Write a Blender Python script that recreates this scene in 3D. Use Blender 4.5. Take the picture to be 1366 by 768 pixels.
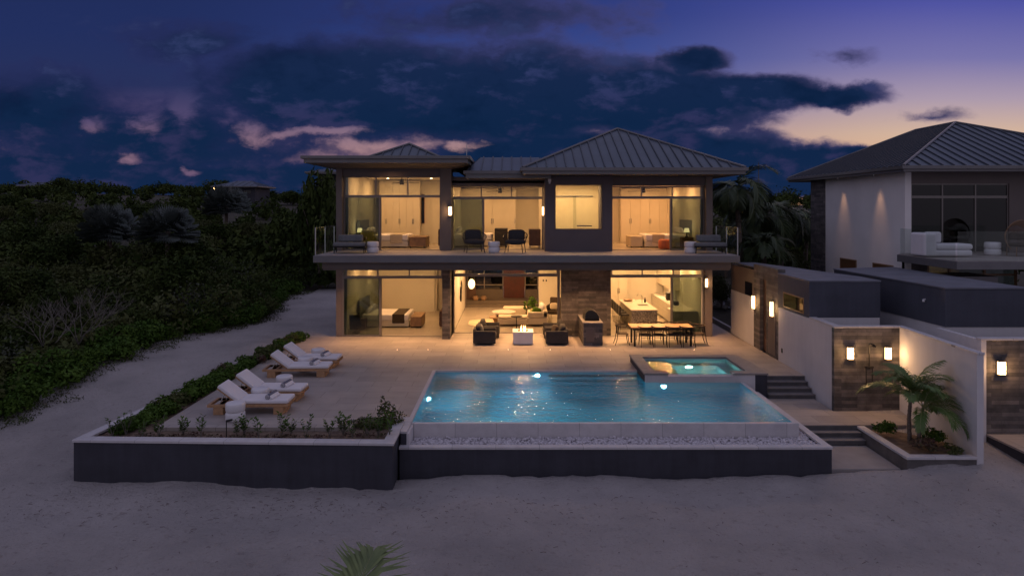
import bpy, bmesh, math, random
import numpy as np
from mathutils import Vector, Matrix
for o in list(bpy.data.objects): bpy.data.objects.remove(o)
SC = bpy.context.scene
COL = SC.collection
R = math.radians
# ------------------------------------------------------------------ camera
F, H, HZ = 911.0, 5.4, 278.0
cd = bpy.data.cameras.new('camera'); cam = bpy.data.objects.new('camera', cd); COL.objects.link(cam)
cam.location = (0, 0, H); cam.rotation_euler = (R(90), 0, 0)
cd.sensor_width = 36; cd.lens = F/1366*36; cd.shift_y = -(384-HZ)/1366; cd.clip_start = .1; cd.clip_end = 2000
SC.camera = cam
# ------------------------------------------------------------------ colour management / render
SC.view_settings.view_transform = 'Standard'; SC.view_settings.look = 'None'
SC.view_settings.gamma = 1; SC.view_settings.exposure = 0
SC.render.engine = 'CYCLES'
cy = SC.cycles
cy.use_denoising = True
cy.max_bounces = 7; cy.diffuse_bounces = 4; cy.glossy_bounces = 3; cy.transmission_bounces = 4; cy.transparent_max_bounces = 20
cy.caustics_reflective = False; cy.caustics_refractive = False; cy.sample_clamp_indirect = 4
# ------------------------------------------------------------------ world: dusk sky
def srgb(r, g, b, k=1.0):
    f = lambda c: ((c/255)/12.92 if c/255 <= .04045 else (((c/255)+.055)/1.055)**2.4)*k
    return (f(r), f(g), f(b), 1)
W = bpy.data.worlds.new("World"); SC.world = W; W.use_nodes = True
wt = W.node_tree; wn = wt.nodes; wl = wt.links
wn.clear()
def WN(t, **k):
    n = wn.new(t)
    for a, b in k.items(): setattr(n, a, b)
    return n
def wlink(a, b): wl.new(a, b)
def wmath(op, a, b=None, c=None, clamp=False):
    n = WN('ShaderNodeMath', operation=op); n.use_clamp = clamp
    for i, x in enumerate((a, b, c)):
        if x is None: continue
        if isinstance(x, (int, float)): n.inputs[i].default_value = x
        else: wlink(x, n.inputs[i])
    return n.outputs[0]
def wvec(op, a, b=None):
    n = WN('ShaderNodeVectorMath', operation=op)
    for i, x in enumerate((a, b)):
        if x is None: continue
        if isinstance(x, tuple): n.inputs[i].default_value = x
        else: wlink(x, n.inputs[i])
    return n.outputs['Value'] if op in ('LENGTH', 'DOT_PRODUCT') else n.outputs[0]
def wramp(fac, stops):
    n = WN('ShaderNodeValToRGB'); wlink(fac, n.inputs[0]); e = n.color_ramp.elements
    while len(e) < len(stops): e.new(.5)
    for i, (p, c) in enumerate(stops): e[i].position = p; e[i].color = c
    return n.outputs[0]
def wmap(x, a, b, c=0., d=1., smooth=True):
    n = WN('ShaderNodeMapRange', interpolation_type='SMOOTHSTEP' if smooth else 'LINEAR'); wlink(x, n.inputs[0])
    for i, q in enumerate((a, b, c, d)): n.inputs[i+1].default_value = q
    return n.outputs[0]
def wmix(f, a, b):
    n = WN('ShaderNodeMix', data_type='RGBA')
    if isinstance(f, float): n.inputs[0].default_value = f
    else: wlink(f, n.inputs[0])
    for i, x in ((6, a), (7, b)):
        if isinstance(x, tuple): n.inputs[i].default_value = x
        else: wlink(x, n.inputs[i])
    return n.outputs[2]
tc = WN('ShaderNodeTexCoord'); sp = WN('ShaderNodeSeparateXYZ'); wlink(tc.outputs['Generated'], sp.inputs[0])
yy = wmath('MAXIMUM', sp.outputs[1], .12)
U = wmath('DIVIDE', sp.outputs[0], yy); V = wmath('DIVIDE', sp.outputs[2], yy)
cb = WN('ShaderNodeCombineXYZ'); wlink(U, cb.inputs[0]); wlink(V, cb.inputs[1]); P = cb.outputs[0]
nz = WN('ShaderNodeTexNoise'); nz.inputs['Scale'].default_value = 3.2; nz.inputs['Detail'].default_value = 9; nz.inputs['Roughness'].default_value = .58
wlink(wvec('MULTIPLY', P, (1.0, 1.9, 1)), nz.inputs['Vector'])
nz2 = WN('ShaderNodeTexNoise'); nz2.inputs['Scale'].default_value = 9; nz2.inputs['Detail'].default_value = 7; nz2.inputs['Roughness'].default_value = .6
wlink(wvec('MULTIPLY', P, (1.0, 1.6, 1)), nz2.inputs['Vector'])
warp = wvec('SUBTRACT', nz2.outputs['Color'], (.5, .5, .5))
Pw = wvec('ADD', P, wvec('MULTIPLY', warp, (.075, .05, 0)))
# clear sky: left (night side) and right (after-glow side) vertical ramps
hL = wramp(V, [(0, srgb(40, 44, 86)), (.04, srgb(92, 74, 112)), (.085, srgb(158, 122, 136)), (.13, srgb(88, 76, 114)), (.18, srgb(40, 50, 92)), (.26, srgb(34, 47, 94)), (.45, srgb(30, 42, 88))])
hR = wramp(V, [(0, srgb(232, 172, 118)), (.06, srgb(230, 184, 140)), (.11, srgb(212, 180, 156)), (.16, srgb(172, 154, 172)), (.22, srgb(120, 116, 170)), (.30, srgb(80, 84, 162)), (.5, srgb(52, 56, 130))])
hM = wramp(V, [(0, srgb(200, 150, 130)), (.08, srgb(196, 152, 142)), (.14, srgb(134, 120, 156)), (.2, srgb(62, 80, 146)), (.28, srgb(46, 62, 128)), (.5, srgb(38, 48, 110))])
sky = wmix(wmap(U, -.55, .15), hL, hM)
sky = wmix(wmap(U, .1, .66), sky, hR)
# cloud banks, placed by direction (px, py of the photograph -> direction)
def blob(px, py, rx, ry, k=1.0):
    c = ((px-683)/F, (HZ-py)/F, 0)
    d = wvec('LENGTH', wvec('MULTIPLY', wvec('SUBTRACT', Pw, c), (F/rx, F/ry, 0)))
    return wmath('MULTIPLY', wmath('SUBTRACT', 1.0, d), k)
bl = [(640, 132, 320, 84), (850, 134, 230, 60), (455, 110, 230, 72), (1000, 124, 140, 34), (1090, 126, 110, 19), (925, 80, 62, 30),
      (40, 150, 190, 70, .6), (200, 190, 300, 70, .5), (60, 232, 330, 36, .7), (940, 216, 150, 52), (1095, 224, 135, 40), (760, 212, 260, 50),
      (270, 52, 120, 34, .35), (1150, 205, 60, 16), (420, 246, 620, 34, 1.2), (1120, 252, 300, 16, 1), (660, 20, 260, 40, .32), (1128, 75, 40, 12, .26), (1240, 152, 52, 9, .24)]
dens = None
for b in bl:
    q = blob(*b)
    dens = q if dens is None else wmath('SMOOTH_MAX', dens, q, .10)
hole = None                                   # gaps in the cloud where the after-glow shows
for b in [(325, 170, 42, 24), (202, 154, 24, 26), (122, 164, 22, 14), (500, 197, 84, 12), (610, 194, 60, 13), (172, 212, 18, 10), (420, 178, 90, 6), (255, 228, 20, 6),
          (245, 125, 30, 40)]:
    q = blob(*b); hole = q if hole is None else wmath('MAXIMUM', hole, q)
n1 = wmath('SUBTRACT', nz.outputs['Fac'], .5)
n2 = wmath('SUBTRACT', nz2.outputs['Fac'], .5)
nz3 = WN('ShaderNodeTexNoise'); nz3.inputs['Scale'].default_value = 22; nz3.inputs['Detail'].default_value = 6; nz3.inputs['Roughness'].default_value = .6
wlink(wvec('MULTIPLY', Pw, (.8, 1.9, 1)), nz3.inputs['Vector']); n3 = wmath('SUBTRACT', nz3.outputs['Fac'], .5)
d1 = wmath('ADD', wmath('ADD', wmath('ADD', dens, wmath('MULTIPLY', n1, 1.0)), wmath('MULTIPLY', n2, .75)), wmath('MULTIPLY', n3, .30))
cover = wmap(d1, -.10, .26)
hm = wmap(wmath('ADD', wmath('ADD', wmath('ADD', hole, wmath('MULTIPLY', n2, 3.4)), wmath('MULTIPLY', n1, 1.6)), wmath('MULTIPLY', n3, 2.2)), .10, 1.15)
cover = wmath('MULTIPLY', cover, wmath('SUBTRACT', 1.0, wmath('MULTIPLY', hm, .80)))
thick = wmap(d1, -.05, .42)
cedge = wmix(wmap(U, -.4, .5), srgb(40, 44, 88), srgb(84, 78, 122))
ccore = wramp(wmap(V, .02, .28, smooth=False), [(0, srgb(18, 38, 72)), (.4, srgb(15, 37, 70)), (1, srgb(28, 42, 78))])
ccol = wmix(thick, cedge, ccore)
lit = wmap(wmath('ADD', wmath('ADD', wmath('MULTIPLY', n1, .9), wmath('MULTIPLY', n2, .9)), wmath('MULTIPLY', n3, .8)), .0, .24)
ccol = wmix(wmath('MULTIPLY', lit, .8), ccol, wmix(wmap(V, .1, .22), srgb(50, 50, 88), srgb(50, 60, 104)))
drk = wmap(wmath('ADD', n1, wmath('MULTIPLY', n2, .8)), -.02, -.22)
ccol = wmix(wmath('MULTIPLY', drk, .55), ccol, srgb(3, 24, 52))
front = wmix(cover, sky, ccol)
# high and rear sky: brighter twilight dome
zz = sp.outputs[2]
dome = wramp(wmap(zz, -.1, 1.0, smooth=False), [(0, (.14, .125, .155, 1)), (.2, (.29, .26, .315, 1)), (.5, (.28, .265, .355, 1)), (1, (.22, .22, .34, 1))])
isf = wmath('MULTIPLY', wmap(sp.outputs[1], .2, .55), wmap(zz, .62, .40))
worldc = wmix(isf, dome, front)
bg = WN('ShaderNodeBackground'); bg.inputs[1].default_value = 1.0; wlink(worldc, bg.inputs[0])
wo = WN('ShaderNodeOutputWorld'); wlink(bg.outputs[0], wo.inputs[0])
W.cycles.sampling_method = 'MANUAL'; W.cycles.sample_map_resolution = 512
# faint after-glow from the right horizon behind the houses
sl = bpy.data.lights.new('sun', 'SUN'); sl.energy = .12; sl.angle = R(25); sl.color = (1, .72, .55)
so = bpy.data.objects.new('sun', sl); COL.objects.link(so); so.rotation_euler = (R(76), 0, R(150)); so.location = (30, 60, 30)

# ------------------------------------------------------------------ helpers
def G(px, py, z=0.):                          # a point of the photo lying at height z
    Y = F*(H-z)/(py-HZ); return ((px-683)*Y/F, Y)
def XA(px, Y): return (px-683)*Y/F
def ZA(py, Y): return H-(py-HZ)*Y/F
class MB:
    def __init__(s): s.v = []; s.f = []; s.M = None
    def add(s, vs, fs):
        n = len(s.v)
        if s.M is not None: vs = [tuple(s.M @ Vector(q)) for q in vs]
        s.v += [tuple(q) for q in vs]; s.f += [tuple(i+n for i in q) for q in fs]; return s
    def box(s, x0, x1, y0, y1, z0, z1):
        return s.add([(x0,y0,z0),(x1,y0,z0),(x1,y1,z0),(x0,y1,z0),(x0,y0,z1),(x1,y0,z1),(x1,y1,z1),(x0,y1,z1)],
                     [(3,2,1,0),(4,5,6,7),(0,1,5,4),(1,2,6,5),(2,3,7,6),(3,0,4,7)])
    def prism(s, poly, z0, z1):               # poly counter-clockwise
        n = len(poly); f = lambda z, i: z[i] if isinstance(z, (list, tuple)) else z
        return s.add([(p[0],p[1],f(z0,i)) for i,p in enumerate(poly)]+[(p[0],p[1],f(z1,i)) for i,p in enumerate(poly)],
                     [tuple(range(n-1,-1,-1)), tuple(range(n,2*n))]+[(i,(i+1)%n,(i+1)%n+n,i+n) for i in range(n)])
    def cyl(s, x, y, z0, z1, r, r2=None, n=20):
        return s.lathe([(r, z0), (r if r2 is None else r2, z1)], x, y, n)
    def lathe(s, prof, x=0, y=0, n=24):
        vs = []; fs = []
        for r, z in prof:
            vs += [(x+r*math.cos(2*math.pi*i/n), y+r*math.sin(2*math.pi*i/n), z) for i in range(n)]
        for k in range(len(prof)-1):
            fs += [(k*n+i, k*n+(i+1)%n, (k+1)*n+(i+1)%n, (k+1)*n+i) for i in range(n)]
        fs += [tuple(range(n-1,-1,-1)), tuple(range((len(prof)-1)*n, len(prof)*n))]
        return s.add(vs, fs)
    def tube(s, pts, r, n=8, r2=None):
        pts = [Vector(p) for p in pts]; vs = []; fs = []; m = len(pts)
        for k, p in enumerate(pts):
            d = (pts[min(k+1,m-1)]-pts[max(k-1,0)]).normalized()
            a = d.cross(Vector((0,0,1)) if abs(d.z) < .9 else Vector((1,0,0))).normalized(); b = d.cross(a)
            rr = r if r2 is None else r+(r2-r)*k/(m-1)
            vs += [tuple(p+a*rr*math.cos(2*math.pi*i/n)+b*rr*math.sin(2*math.pi*i/n)) for i in range(n)]
        for k in range(m-1):
            fs += [(k*n+i, (k+1)*n+i, (k+1)*n+(i+1)%n, k*n+(i+1)%n) for i in range(n)]
        fs += [tuple(range(n)), tuple(range(m*n-1, (m-1)*n-1, -1))]
        return s.add(vs, fs)
    def ell(s, c, r, n=12, m=8, e=1.0):       # ellipsoid; e<1 makes it boxier (cushions)
        vs = []; fs = []
        sg = lambda q: math.copysign(abs(q)**e, q)
        for j in range(m+1):
            t = math.pi*j/m
            for i in range(n):
                a = 2*math.pi*i/n
                vs.append((c[0]+r[0]*sg(math.sin(t))*sg(math.cos(a)), c[1]+r[1]*sg(math.sin(t))*sg(math.sin(a)), c[2]-r[2]*sg(math.cos(t))))
        for j in range(m):
            fs += [(j*n+i, j*n+(i+1)%n, (j+1)*n+(i+1)%n, (j+1)*n+i) for i in range(n)]
        return s.add(vs, fs)
    def at(s, M): s.M = M; return s
    def build(s, name, mat, parent=None, off=(0,0,0), bev=0, smooth=False, seg=2):
        me = bpy.data.meshes.new(name)
        me.from_pydata([(a-off[0], b-off[1], c-off[2]) for a,b,c in s.v], [], s.f); me.update()
        bm = bmesh.new(); bm.from_mesh(me); bmesh.ops.remove_doubles(bm, verts=bm.verts, dist=1e-5)
        bmesh.ops.recalc_face_normals(bm, faces=bm.faces); bm.to_mesh(me); bm.free()
        me.materials.append(mat)
        o = bpy.data.objects.new(name, me); COL.objects.link(o)
        if parent: o.parent = parent
        else: o.location = off
        if smooth:
            for p in me.polygons: p.use_smooth = True
        if bev:
            m = o.modifiers.new('bevel', 'BEVEL'); m.width = bev; m.segments = seg; m.limit_method = 'ANGLE'; m.angle_limit = R(40)
            for p in me.polygons: p.use_smooth = True
            m.harden_normals = True
        return o
def box(*a): return MB().box(*a)
def tag(o, label=None, cat=None, group=None, kind=None):
    if label: o['label'] = label
    if cat: o['category'] = cat
    if group: o['group'] = group
    if kind: o['kind'] = kind
    return o
def empty(name, loc, rz=0, label=None, cat=None, group=None):
    o = bpy.data.objects.new(name, None); o.empty_display_size = .3; COL.objects.link(o)
    o.location = loc; o.rotation_euler = (0, 0, rz)
    return tag(o, label, cat, group)
def copy_tree(o, parent=None):
    c = o.copy(); COL.objects.link(c)
    if parent: c.parent = parent; c.matrix_parent_inverse = o.matrix_parent_inverse.copy()
    for ch in list(o.children): copy_tree(ch, c)
    return c
def place(root, spots, group=None):           # spots: (x, y, z, rz, label); the first moves the root itself
    src = root; res = []
    for i, sp_ in enumerate(spots):
        o = src if i == 0 else copy_tree(src)
        o.location = sp_[:3]; o.rotation_euler = (0, 0, sp_[3]); tag(o, sp_[4], None, group); res.append(o)
        if len(sp_) > 5: o.scale = (sp_[5],)*3
    return res
def fast_mesh(name, V, Fq, mat, nper=4):
    me = bpy.data.meshes.new(name); V = np.asarray(V, dtype=np.float32); Fq = np.asarray(Fq, dtype=np.int32)
    me.vertices.add(len(V)); me.vertices.foreach_set('co', V.ravel())
    me.loops.add(Fq.size); me.loops.foreach_set('vertex_index', Fq.ravel())
    me.polygons.add(len(Fq)); me.polygons.foreach_set('loop_start', np.arange(0, Fq.size, nper, dtype=np.int32))
    me.polygons.foreach_set('loop_total', np.full(len(Fq), nper, dtype=np.int32))
    me.update(calc_edges=True); me.validate(); me.materials.append(mat); return me
def mobj(name, me, parent=None, loc=(0,0,0)):
    o = bpy.data.objects.new(name, me); COL.objects.link(o); o.location = loc
    if parent: o.parent = parent
    return o
# ------------------------------------------------------------------ materials
def mat(name, col, rough=.6, metal=0., var=0., vscale=3., bump=0., bscale=40., col2=None, spec=.5, coord='Object'):
    m = bpy.data.materials.new(name); m.use_nodes = True; t = m.node_tree; n = t.nodes; L = t.links
    b = n['Principled BSDF']; b.inputs['Base Color'].default_value = (*col, 1); b.inputs['Roughness'].default_value = rough
    b.inputs['Metallic'].default_value = metal; b.inputs['Specular IOR Level'].default_value = spec
    if var or bump:
        c = n.new('ShaderNodeTexCoord')
    if var:
        z = n.new('ShaderNodeTexNoise'); z.inputs['Scale'].default_value = vscale; z.inputs['Detail'].default_value = 6
        L.new(c.outputs[coord], z.inputs['Vector'])
        r = n.new('ShaderNodeValToRGB'); r.color_ramp.elements[0].position = .3; r.color_ramp.elements[1].position = .7
        c2 = col2 or tuple(q*(1+var) for q in col)
        r.color_ramp.elements[0].color = (*(tuple(q*(1-var) for q in col) if not col2 else col), 1); r.color_ramp.elements[1].color = (*c2, 1)
        L.new(z.outputs['Fac'], r.inputs[0]); L.new(r.outputs[0], b.inputs['Base Color'])
    if bump:
        z = n.new('ShaderNodeTexNoise'); z.inputs['Scale'].default_value = bscale; z.inputs['Detail'].default_value = 8
        L.new(c.outputs[coord], z.inputs['Vector'])
        bu = n.new('ShaderNodeBump'); bu.inputs['Strength'].default_value = bump; bu.inputs['Distance'].default_value = .02
        L.new(z.outputs['Fac'], bu.inputs['Height']); L.new(bu.outputs[0], b.inputs['Normal'])
    return m
def emat(name, col, s):
    m = bpy.data.materials.new(name); m.use_nodes = True; n = m.node_tree.nodes
    b = n['Principled BSDF']; b.inputs['Base Color'].default_value = (.8,.8,.8,1); b.inputs['Emission Color'].default_value = (*col, 1); b.inputs['Emission Strength'].default_value = s
    return m
def glassmat(name, tint, rough=.0, refl=1.0, ior=1.5, cap=.22):
    m = bpy.data.materials.new(name); m.use_nodes = True; t = m.node_tree; n = t.nodes; L = t.links; n.clear()
    o = n.new('ShaderNodeOutputMaterial'); mx = n.new('ShaderNodeMixShader'); tr = n.new('ShaderNodeBsdfTransparent'); gl = n.new('ShaderNodeBsdfGlossy')
    fr = n.new('ShaderNodeFresnel'); fr.inputs[0].default_value = ior; tr.inputs[0].default_value = (*tint, 1); gl.inputs['Roughness'].default_value = rough
    mm = n.new('ShaderNodeMath'); mm.operation = 'MULTIPLY'; mm.inputs[1].default_value = refl; mm.use_clamp = True
    mn = n.new('ShaderNodeMath'); mn.operation = 'MINIMUM'; mn.inputs[1].default_value = cap
    L.new(fr.outputs[0], mm.inputs[0]); L.new(mm.outputs[0], mn.inputs[0]); L.new(mn.outputs[0], mx.inputs[0]); L.new(tr.outputs[0], mx.inputs[1]); L.new(gl.outputs[0], mx.inputs[2]); L.new(mx.outputs[0], o.inputs[0])
    return m
def brickmat(name, c1, c2, mortar, bw, rh, ms=.004, axes='wall', rough=.75, var=.25, bump=.4, offset=.37, nscale=2.5):
    m = bpy.data.materials.new(name); m.use_nodes = True; t = m.node_tree; n = t.nodes; L = t.links; b = n['Principled BSDF']
    b.inputs['Roughness'].default_value = rough
    g = n.new('ShaderNodeNewGeometry'); s = n.new('ShaderNodeSeparateXYZ'); L.new(g.outputs['Position'], s.inputs[0])
    cb = n.new('ShaderNodeCombineXYZ')
    if axes == 'wall':
        a = n.new('ShaderNodeMath'); a.operation = 'ADD'; L.new(s.outputs[0], a.inputs[0]); L.new(s.outputs[1], a.inputs[1])
        L.new(a.outputs[0], cb.inputs[0]); L.new(s.outputs[2], cb.inputs[1])
    else: L.new(s.outputs[0], cb.inputs[0]); L.new(s.outputs[1], cb.inputs[1])
    k = n.new('ShaderNodeTexBrick'); L.new(cb.outputs[0], k.inputs['Vector'])
    k.inputs['Color1'].default_value = (*c1, 1); k.inputs['Color2'].default_value = (*c2, 1); k.inputs['Mortar'].default_value = (*mortar, 1)
    k.inputs['Scale'].default_value = 1; k.inputs['Mortar Size'].default_value = ms; k.inputs['Mortar Smooth'].default_value = .1
    k.inputs['Brick Width'].default_value = bw; k.inputs['Row Height'].default_value = rh; k.offset = offset
    z = n.new('ShaderNodeTexNoise'); z.inputs['Scale'].default_value = nscale; z.inputs['Detail'].default_value = 8; z.inputs['Roughness'].default_value = .65
    L.new(g.outputs['Position'], z.inputs['Vector'])
    mr = n.new('ShaderNodeMapRange'); L.new(z.outputs['Fac'], mr.inputs[0]); mr.inputs[1].default_value = .3; mr.inputs[2].default_value = .7
    mr.inputs[3].default_value = 1-var; mr.inputs[4].default_value = 1+var
    mx = n.new('ShaderNodeVectorMath'); mx.operation = 'SCALE'; L.new(k.outputs['Color'], mx.inputs[0]); L.new(mr.outputs[0], mx.inputs['Scale'])
    L.new(mx.outputs[0], b.inputs['Base Color'])
    bu = n.new('ShaderNodeBump'); bu.inputs['Strength'].default_value = bump; bu.inputs['Distance'].default_value = .01
    z2 = n.new('ShaderNodeMath'); z2.operation = 'MULTIPLY_ADD'; L.new(k.outputs['Fac'], z2.inputs[0]); z2.inputs[1].default_value = -1.0; L.new(z.outputs['Fac'], z2.inputs[2])
    L.new(z2.outputs[0], bu.inputs['Height']); L.new(bu.outputs[0], b.inputs['Normal'])
    return m
M = {}
def wallmat(name, c, st, rough=.85):
    m = mat(name, c, rough, bump=.2, bscale=45, coord='Object'); t = m.node_tree; n = t.nodes; L = t.links
    g = n.new('ShaderNodeNewGeometry'); f = None
    for sc_, w_ in (((1.1,1.1,1.1),1.0), ((5,5,.45),.8), ((.5,.5,3.0),.5)):
        mp = n.new('ShaderNodeMapping'); mp.inputs['Scale'].default_value = sc_; L.new(g.outputs['Position'], mp.inputs[0])
        z = n.new('ShaderNodeTexNoise'); z.inputs['Scale'].default_value = 1.0; z.inputs['Detail'].default_value = 7; z.inputs['Roughness'].default_value = .62; L.new(mp.outputs[0], z.inputs['Vector'])
        q = n.new('ShaderNodeMath'); q.operation = 'MULTIPLY_ADD'; L.new(z.outputs['Fac'], q.inputs[0]); q.inputs[1].default_value = w_; q.inputs[2].default_value = 0.
        if f: L.new(f, q.inputs[2])
        f = q.outputs[0]
    mr = n.new('ShaderNodeMapRange'); L.new(f, mr.inputs[0]); mr.inputs[1].default_value = .85; mr.inputs[2].default_value = 1.45; mr.inputs[3].default_value = 1-st; mr.inputs[4].default_value = 1+st
    v = n.new('ShaderNodeVectorMath'); v.operation = 'SCALE'; v.inputs[0].default_value = c; L.new(mr.outputs[0], v.inputs['Scale']); L.new(v.outputs[0], n['Principled BSDF'].inputs['Base Color'])
    return m
M['trim'] = mat('trim_paint', (.13,.105,.10), .55, var=.08, vscale=1.5, bump=.05)
M['column'] = mat('column_render', (.17,.14,.13), .7, var=.1, vscale=1.5, bump=.1)
M['fascia'] = mat('fascia_metal', (.17,.165,.175), .4, .3, var=.06)
M['soffit'] = mat('soffit', (.14,.115,.10), .7)
M['charcoal'] = wallmat('charcoal_render', (.043,.043,.058), .26)
M['charcoal2'] = wallmat('slate_blue_render', (.066,.070,.096), .16)
M['white'] = wallmat('white_render', (.62,.60,.62), .07)
M['coping'] = brickmat('coping_stone', (.60,.57,.58), (.52,.50,.52), (.25,.24,.25), 1.05, 60, .005, axes='floor', rough=.6, var=.10, bump=.15, nscale=4)
M['frame'] = mat('window_frame', (.22,.20,.19), .4, .5)
M['roof'] = mat('standing_seam_metal', (.085,.108,.150), .42, .4, var=.12, vscale=.7)
M['seam'] = mat('roof_seam', (.075,.085,.11), .5, .3)
M['stone'] = brickmat('stone_cladding', (.155,.135,.13), (.062,.057,.058), (.04,.036,.036), .74, .105, .003, var=.42, nscale=3.1)
M['paving'] = brickmat('terrace_paving', (.41,.36,.33), (.33,.29,.27), (.20,.175,.16), 1.22, .61, .007, axes='floor', rough=.55, var=.13, bump=.08, offset=.5, nscale=1.3)
M['concrete'] = mat('concrete', (.33,.30,.29), .8, var=.12, vscale=2, bump=.2)
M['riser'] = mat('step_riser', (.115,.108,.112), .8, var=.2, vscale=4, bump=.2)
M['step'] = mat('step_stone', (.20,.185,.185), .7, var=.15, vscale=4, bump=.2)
M['iwall'] = mat('interior_plaster', (.64,.60,.53), .9, var=.03, vscale=1)
M['iceil'] = mat('interior_ceiling', (.75,.72,.66), .9)
M['ifloor'] = brickmat('interior_tile', (.44,.39,.34), (.39,.345,.30), (.25,.22,.19), 1.22, .61, .004, axes='floor', rough=.25, var=.06, bump=.03, offset=.5)
M['cab'] = mat('cabinet_lacquer', (.62,.57,.49), .35, var=.04, vscale=2)
M['pool'] = mat('pool_plaster', (.13,.49,.62), .6, var=.08, vscale=2)
M['spa'] = mat('spa_plaster', (.42,.66,.68), .6, var=.06, vscale=3)
M['glass'] = glassmat('clear_glass', (.93,.96,.94), refl=.85)
M['dglass'] = glassmat('double_sliding_glass', (.46,.53,.49), refl=1.4)
M['darkglass'] = glassmat('dark_window_glass', (.12,.17,.19), refl=1.5)
M['rail'] = glassmat('railing_glass', (.90,.94,.93), refl=.7, cap=.10)
M['teak'] = mat('teak', (.44,.25,.13), .55, var=.2, vscale=9, bump=.1)
M['tabletop'] = mat('teak_top', (.52,.29,.16), .45, var=.18, vscale=5, bump=.1)
M['cushion'] = mat('white_cushion', (.74,.71,.74), .9, var=.03, vscale=4, bump=.15, bscale=25)
M['cream'] = mat('cream_upholstery', (.50,.43,.34), .9, var=.05, vscale=4, bump=.12, bscale=25)
M['dkfab'] = mat('charcoal_fabric', (.034,.032,.035), .9, var=.15, vscale=8, bump=.2, bscale=60)
M['grfab'] = mat('grey_fabric', (.16,.165,.175), .9, var=.12, vscale=8, bump=.2, bscale=60)
M['brfab'] = mat('brown_fabric', (.050,.034,.025), .9, var=.2, vscale=9, bump=.2)
M['black'] = mat('black_metal', (.02,.019,.02), .4, .6)
M['wood'] = mat('oak_wood', (.25,.15,.085), .5, var=.2, vscale=6)
M['dwood'] = mat('dark_wood', (.09,.045,.03), .45, var=.25, vscale=6)
M['door'] = mat('mahogany_door', (.075,.014,.008), .35, var=.25, vscale=4)
M['drum'] = mat('white_ceramic', (.72,.70,.73), .35, var=.04, vscale=5)
M['steel'] = mat('steel', (.5,.5,.5), .25, 1.)
M['yellow'] = mat('yellow_pillow', (.62,.55,.22), .9, var=.25, vscale=20)
M['orange'] = mat('orange_leather', (.52,.13,.05), .6, var=.1)
M['navy'] = mat('grey_stripe_towel', (.14,.14,.19), .95)
M['soil'] = mat('planter_soil', (.10,.065,.05), .95, var=.4, vscale=7, bump=.8, bscale=25, col2=(.24,.17,.12))
M['mosaic'] = mat('speckled_mosaic', (.02,.017,.015), .4, var=.5, vscale=24, col2=(.50,.45,.38))
M['granite'] = mat('pale_granite', (.66,.60,.54), .3, var=.15, vscale=22)
M['leaf'] = mat('leaf_green', (.034,.080,.010), .75, var=.5, vscale=1.3, col2=(.085,.145,.022), spec=.15)
M['scrub'] = mat('scrub_leaves', (.014,.028,.006), .85, var=.5, vscale=.5, col2=(.075,.098,.026), spec=.1, coord='Object')
M['olive'] = mat('olive_leaves', (.052,.064,.014), .8, spec=.15, var=.5, vscale=.8, col2=(.095,.105,.045))
M['silver'] = mat('silver_palm_leaves', (.06,.078,.072), .7, var=.4, vscale=2, col2=(.13,.155,.15))
M['frond'] = mat('palm_frond', (.070,.135,.026), .5, var=.4, vscale=3, col2=(.13,.20,.05))
M['frond2'] = mat('dark_palm_frond', (.030,.052,.018), .55, var=.4, vscale=2, col2=(.062,.088,.034))
M['nearfrond'] = mat('near_palm_frond', (.11,.15,.05), .5, var=.3, vscale=5, col2=(.19,.23,.08))
M['rach'] = mat('frond_stem', (.22,.24,.10), .6)
M['red'] = mat('reddish_leaves', (.10,.030,.035), .7, var=.4, vscale=4, col2=(.07,.075,.03))
M['bark'] = mat('bark', (.15,.12,.10), .9, var=.3, vscale=8, bump=.5, bscale=20)
M['twig'] = mat('pale_dead_wood', (.16,.145,.13), .9, var=.2, vscale=5)
M['lampglow'] = emat('lamp_glow', (1, .56, .23), 7)
M['dlglow'] = emat('downlight_glow', (1, .70, .40), 14)
M['pendglow'] = emat('pendant_glow', (1, .66, .30), 2.6)
M['poolglow'] = emat('pool_lamp_glow', (.75, .95, 1), 3.0)
M['flame'] = emat('flame_glow', (1, .50, .16), 10)
def area(name, loc, W_, col=(1,.56,.24), size=.14, rx=0., parent=None, spread=180):
    l = bpy.data.lights.new(name, 'AREA'); l.shape = 'DISK'; l.size = size; l.energy = W_; l.color = col; l.spread = R(spread)
    o = bpy.data.objects.new(name, l); COL.objects.link(o); o.location = loc; o.rotation_euler = (rx, 0, 0)
    if parent: o.parent = parent
    return o
def point(name, loc, W_, col, r=.08, parent=None):
    l = bpy.data.lights.new(name, 'POINT'); l.energy = W_; l.color = col; l.shadow_soft_size = r
    o = bpy.data.objects.new(name, l); COL.objects.link(o); o.location = loc
    if parent: o.parent = parent
    return o
rnd = random.Random(7)
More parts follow.
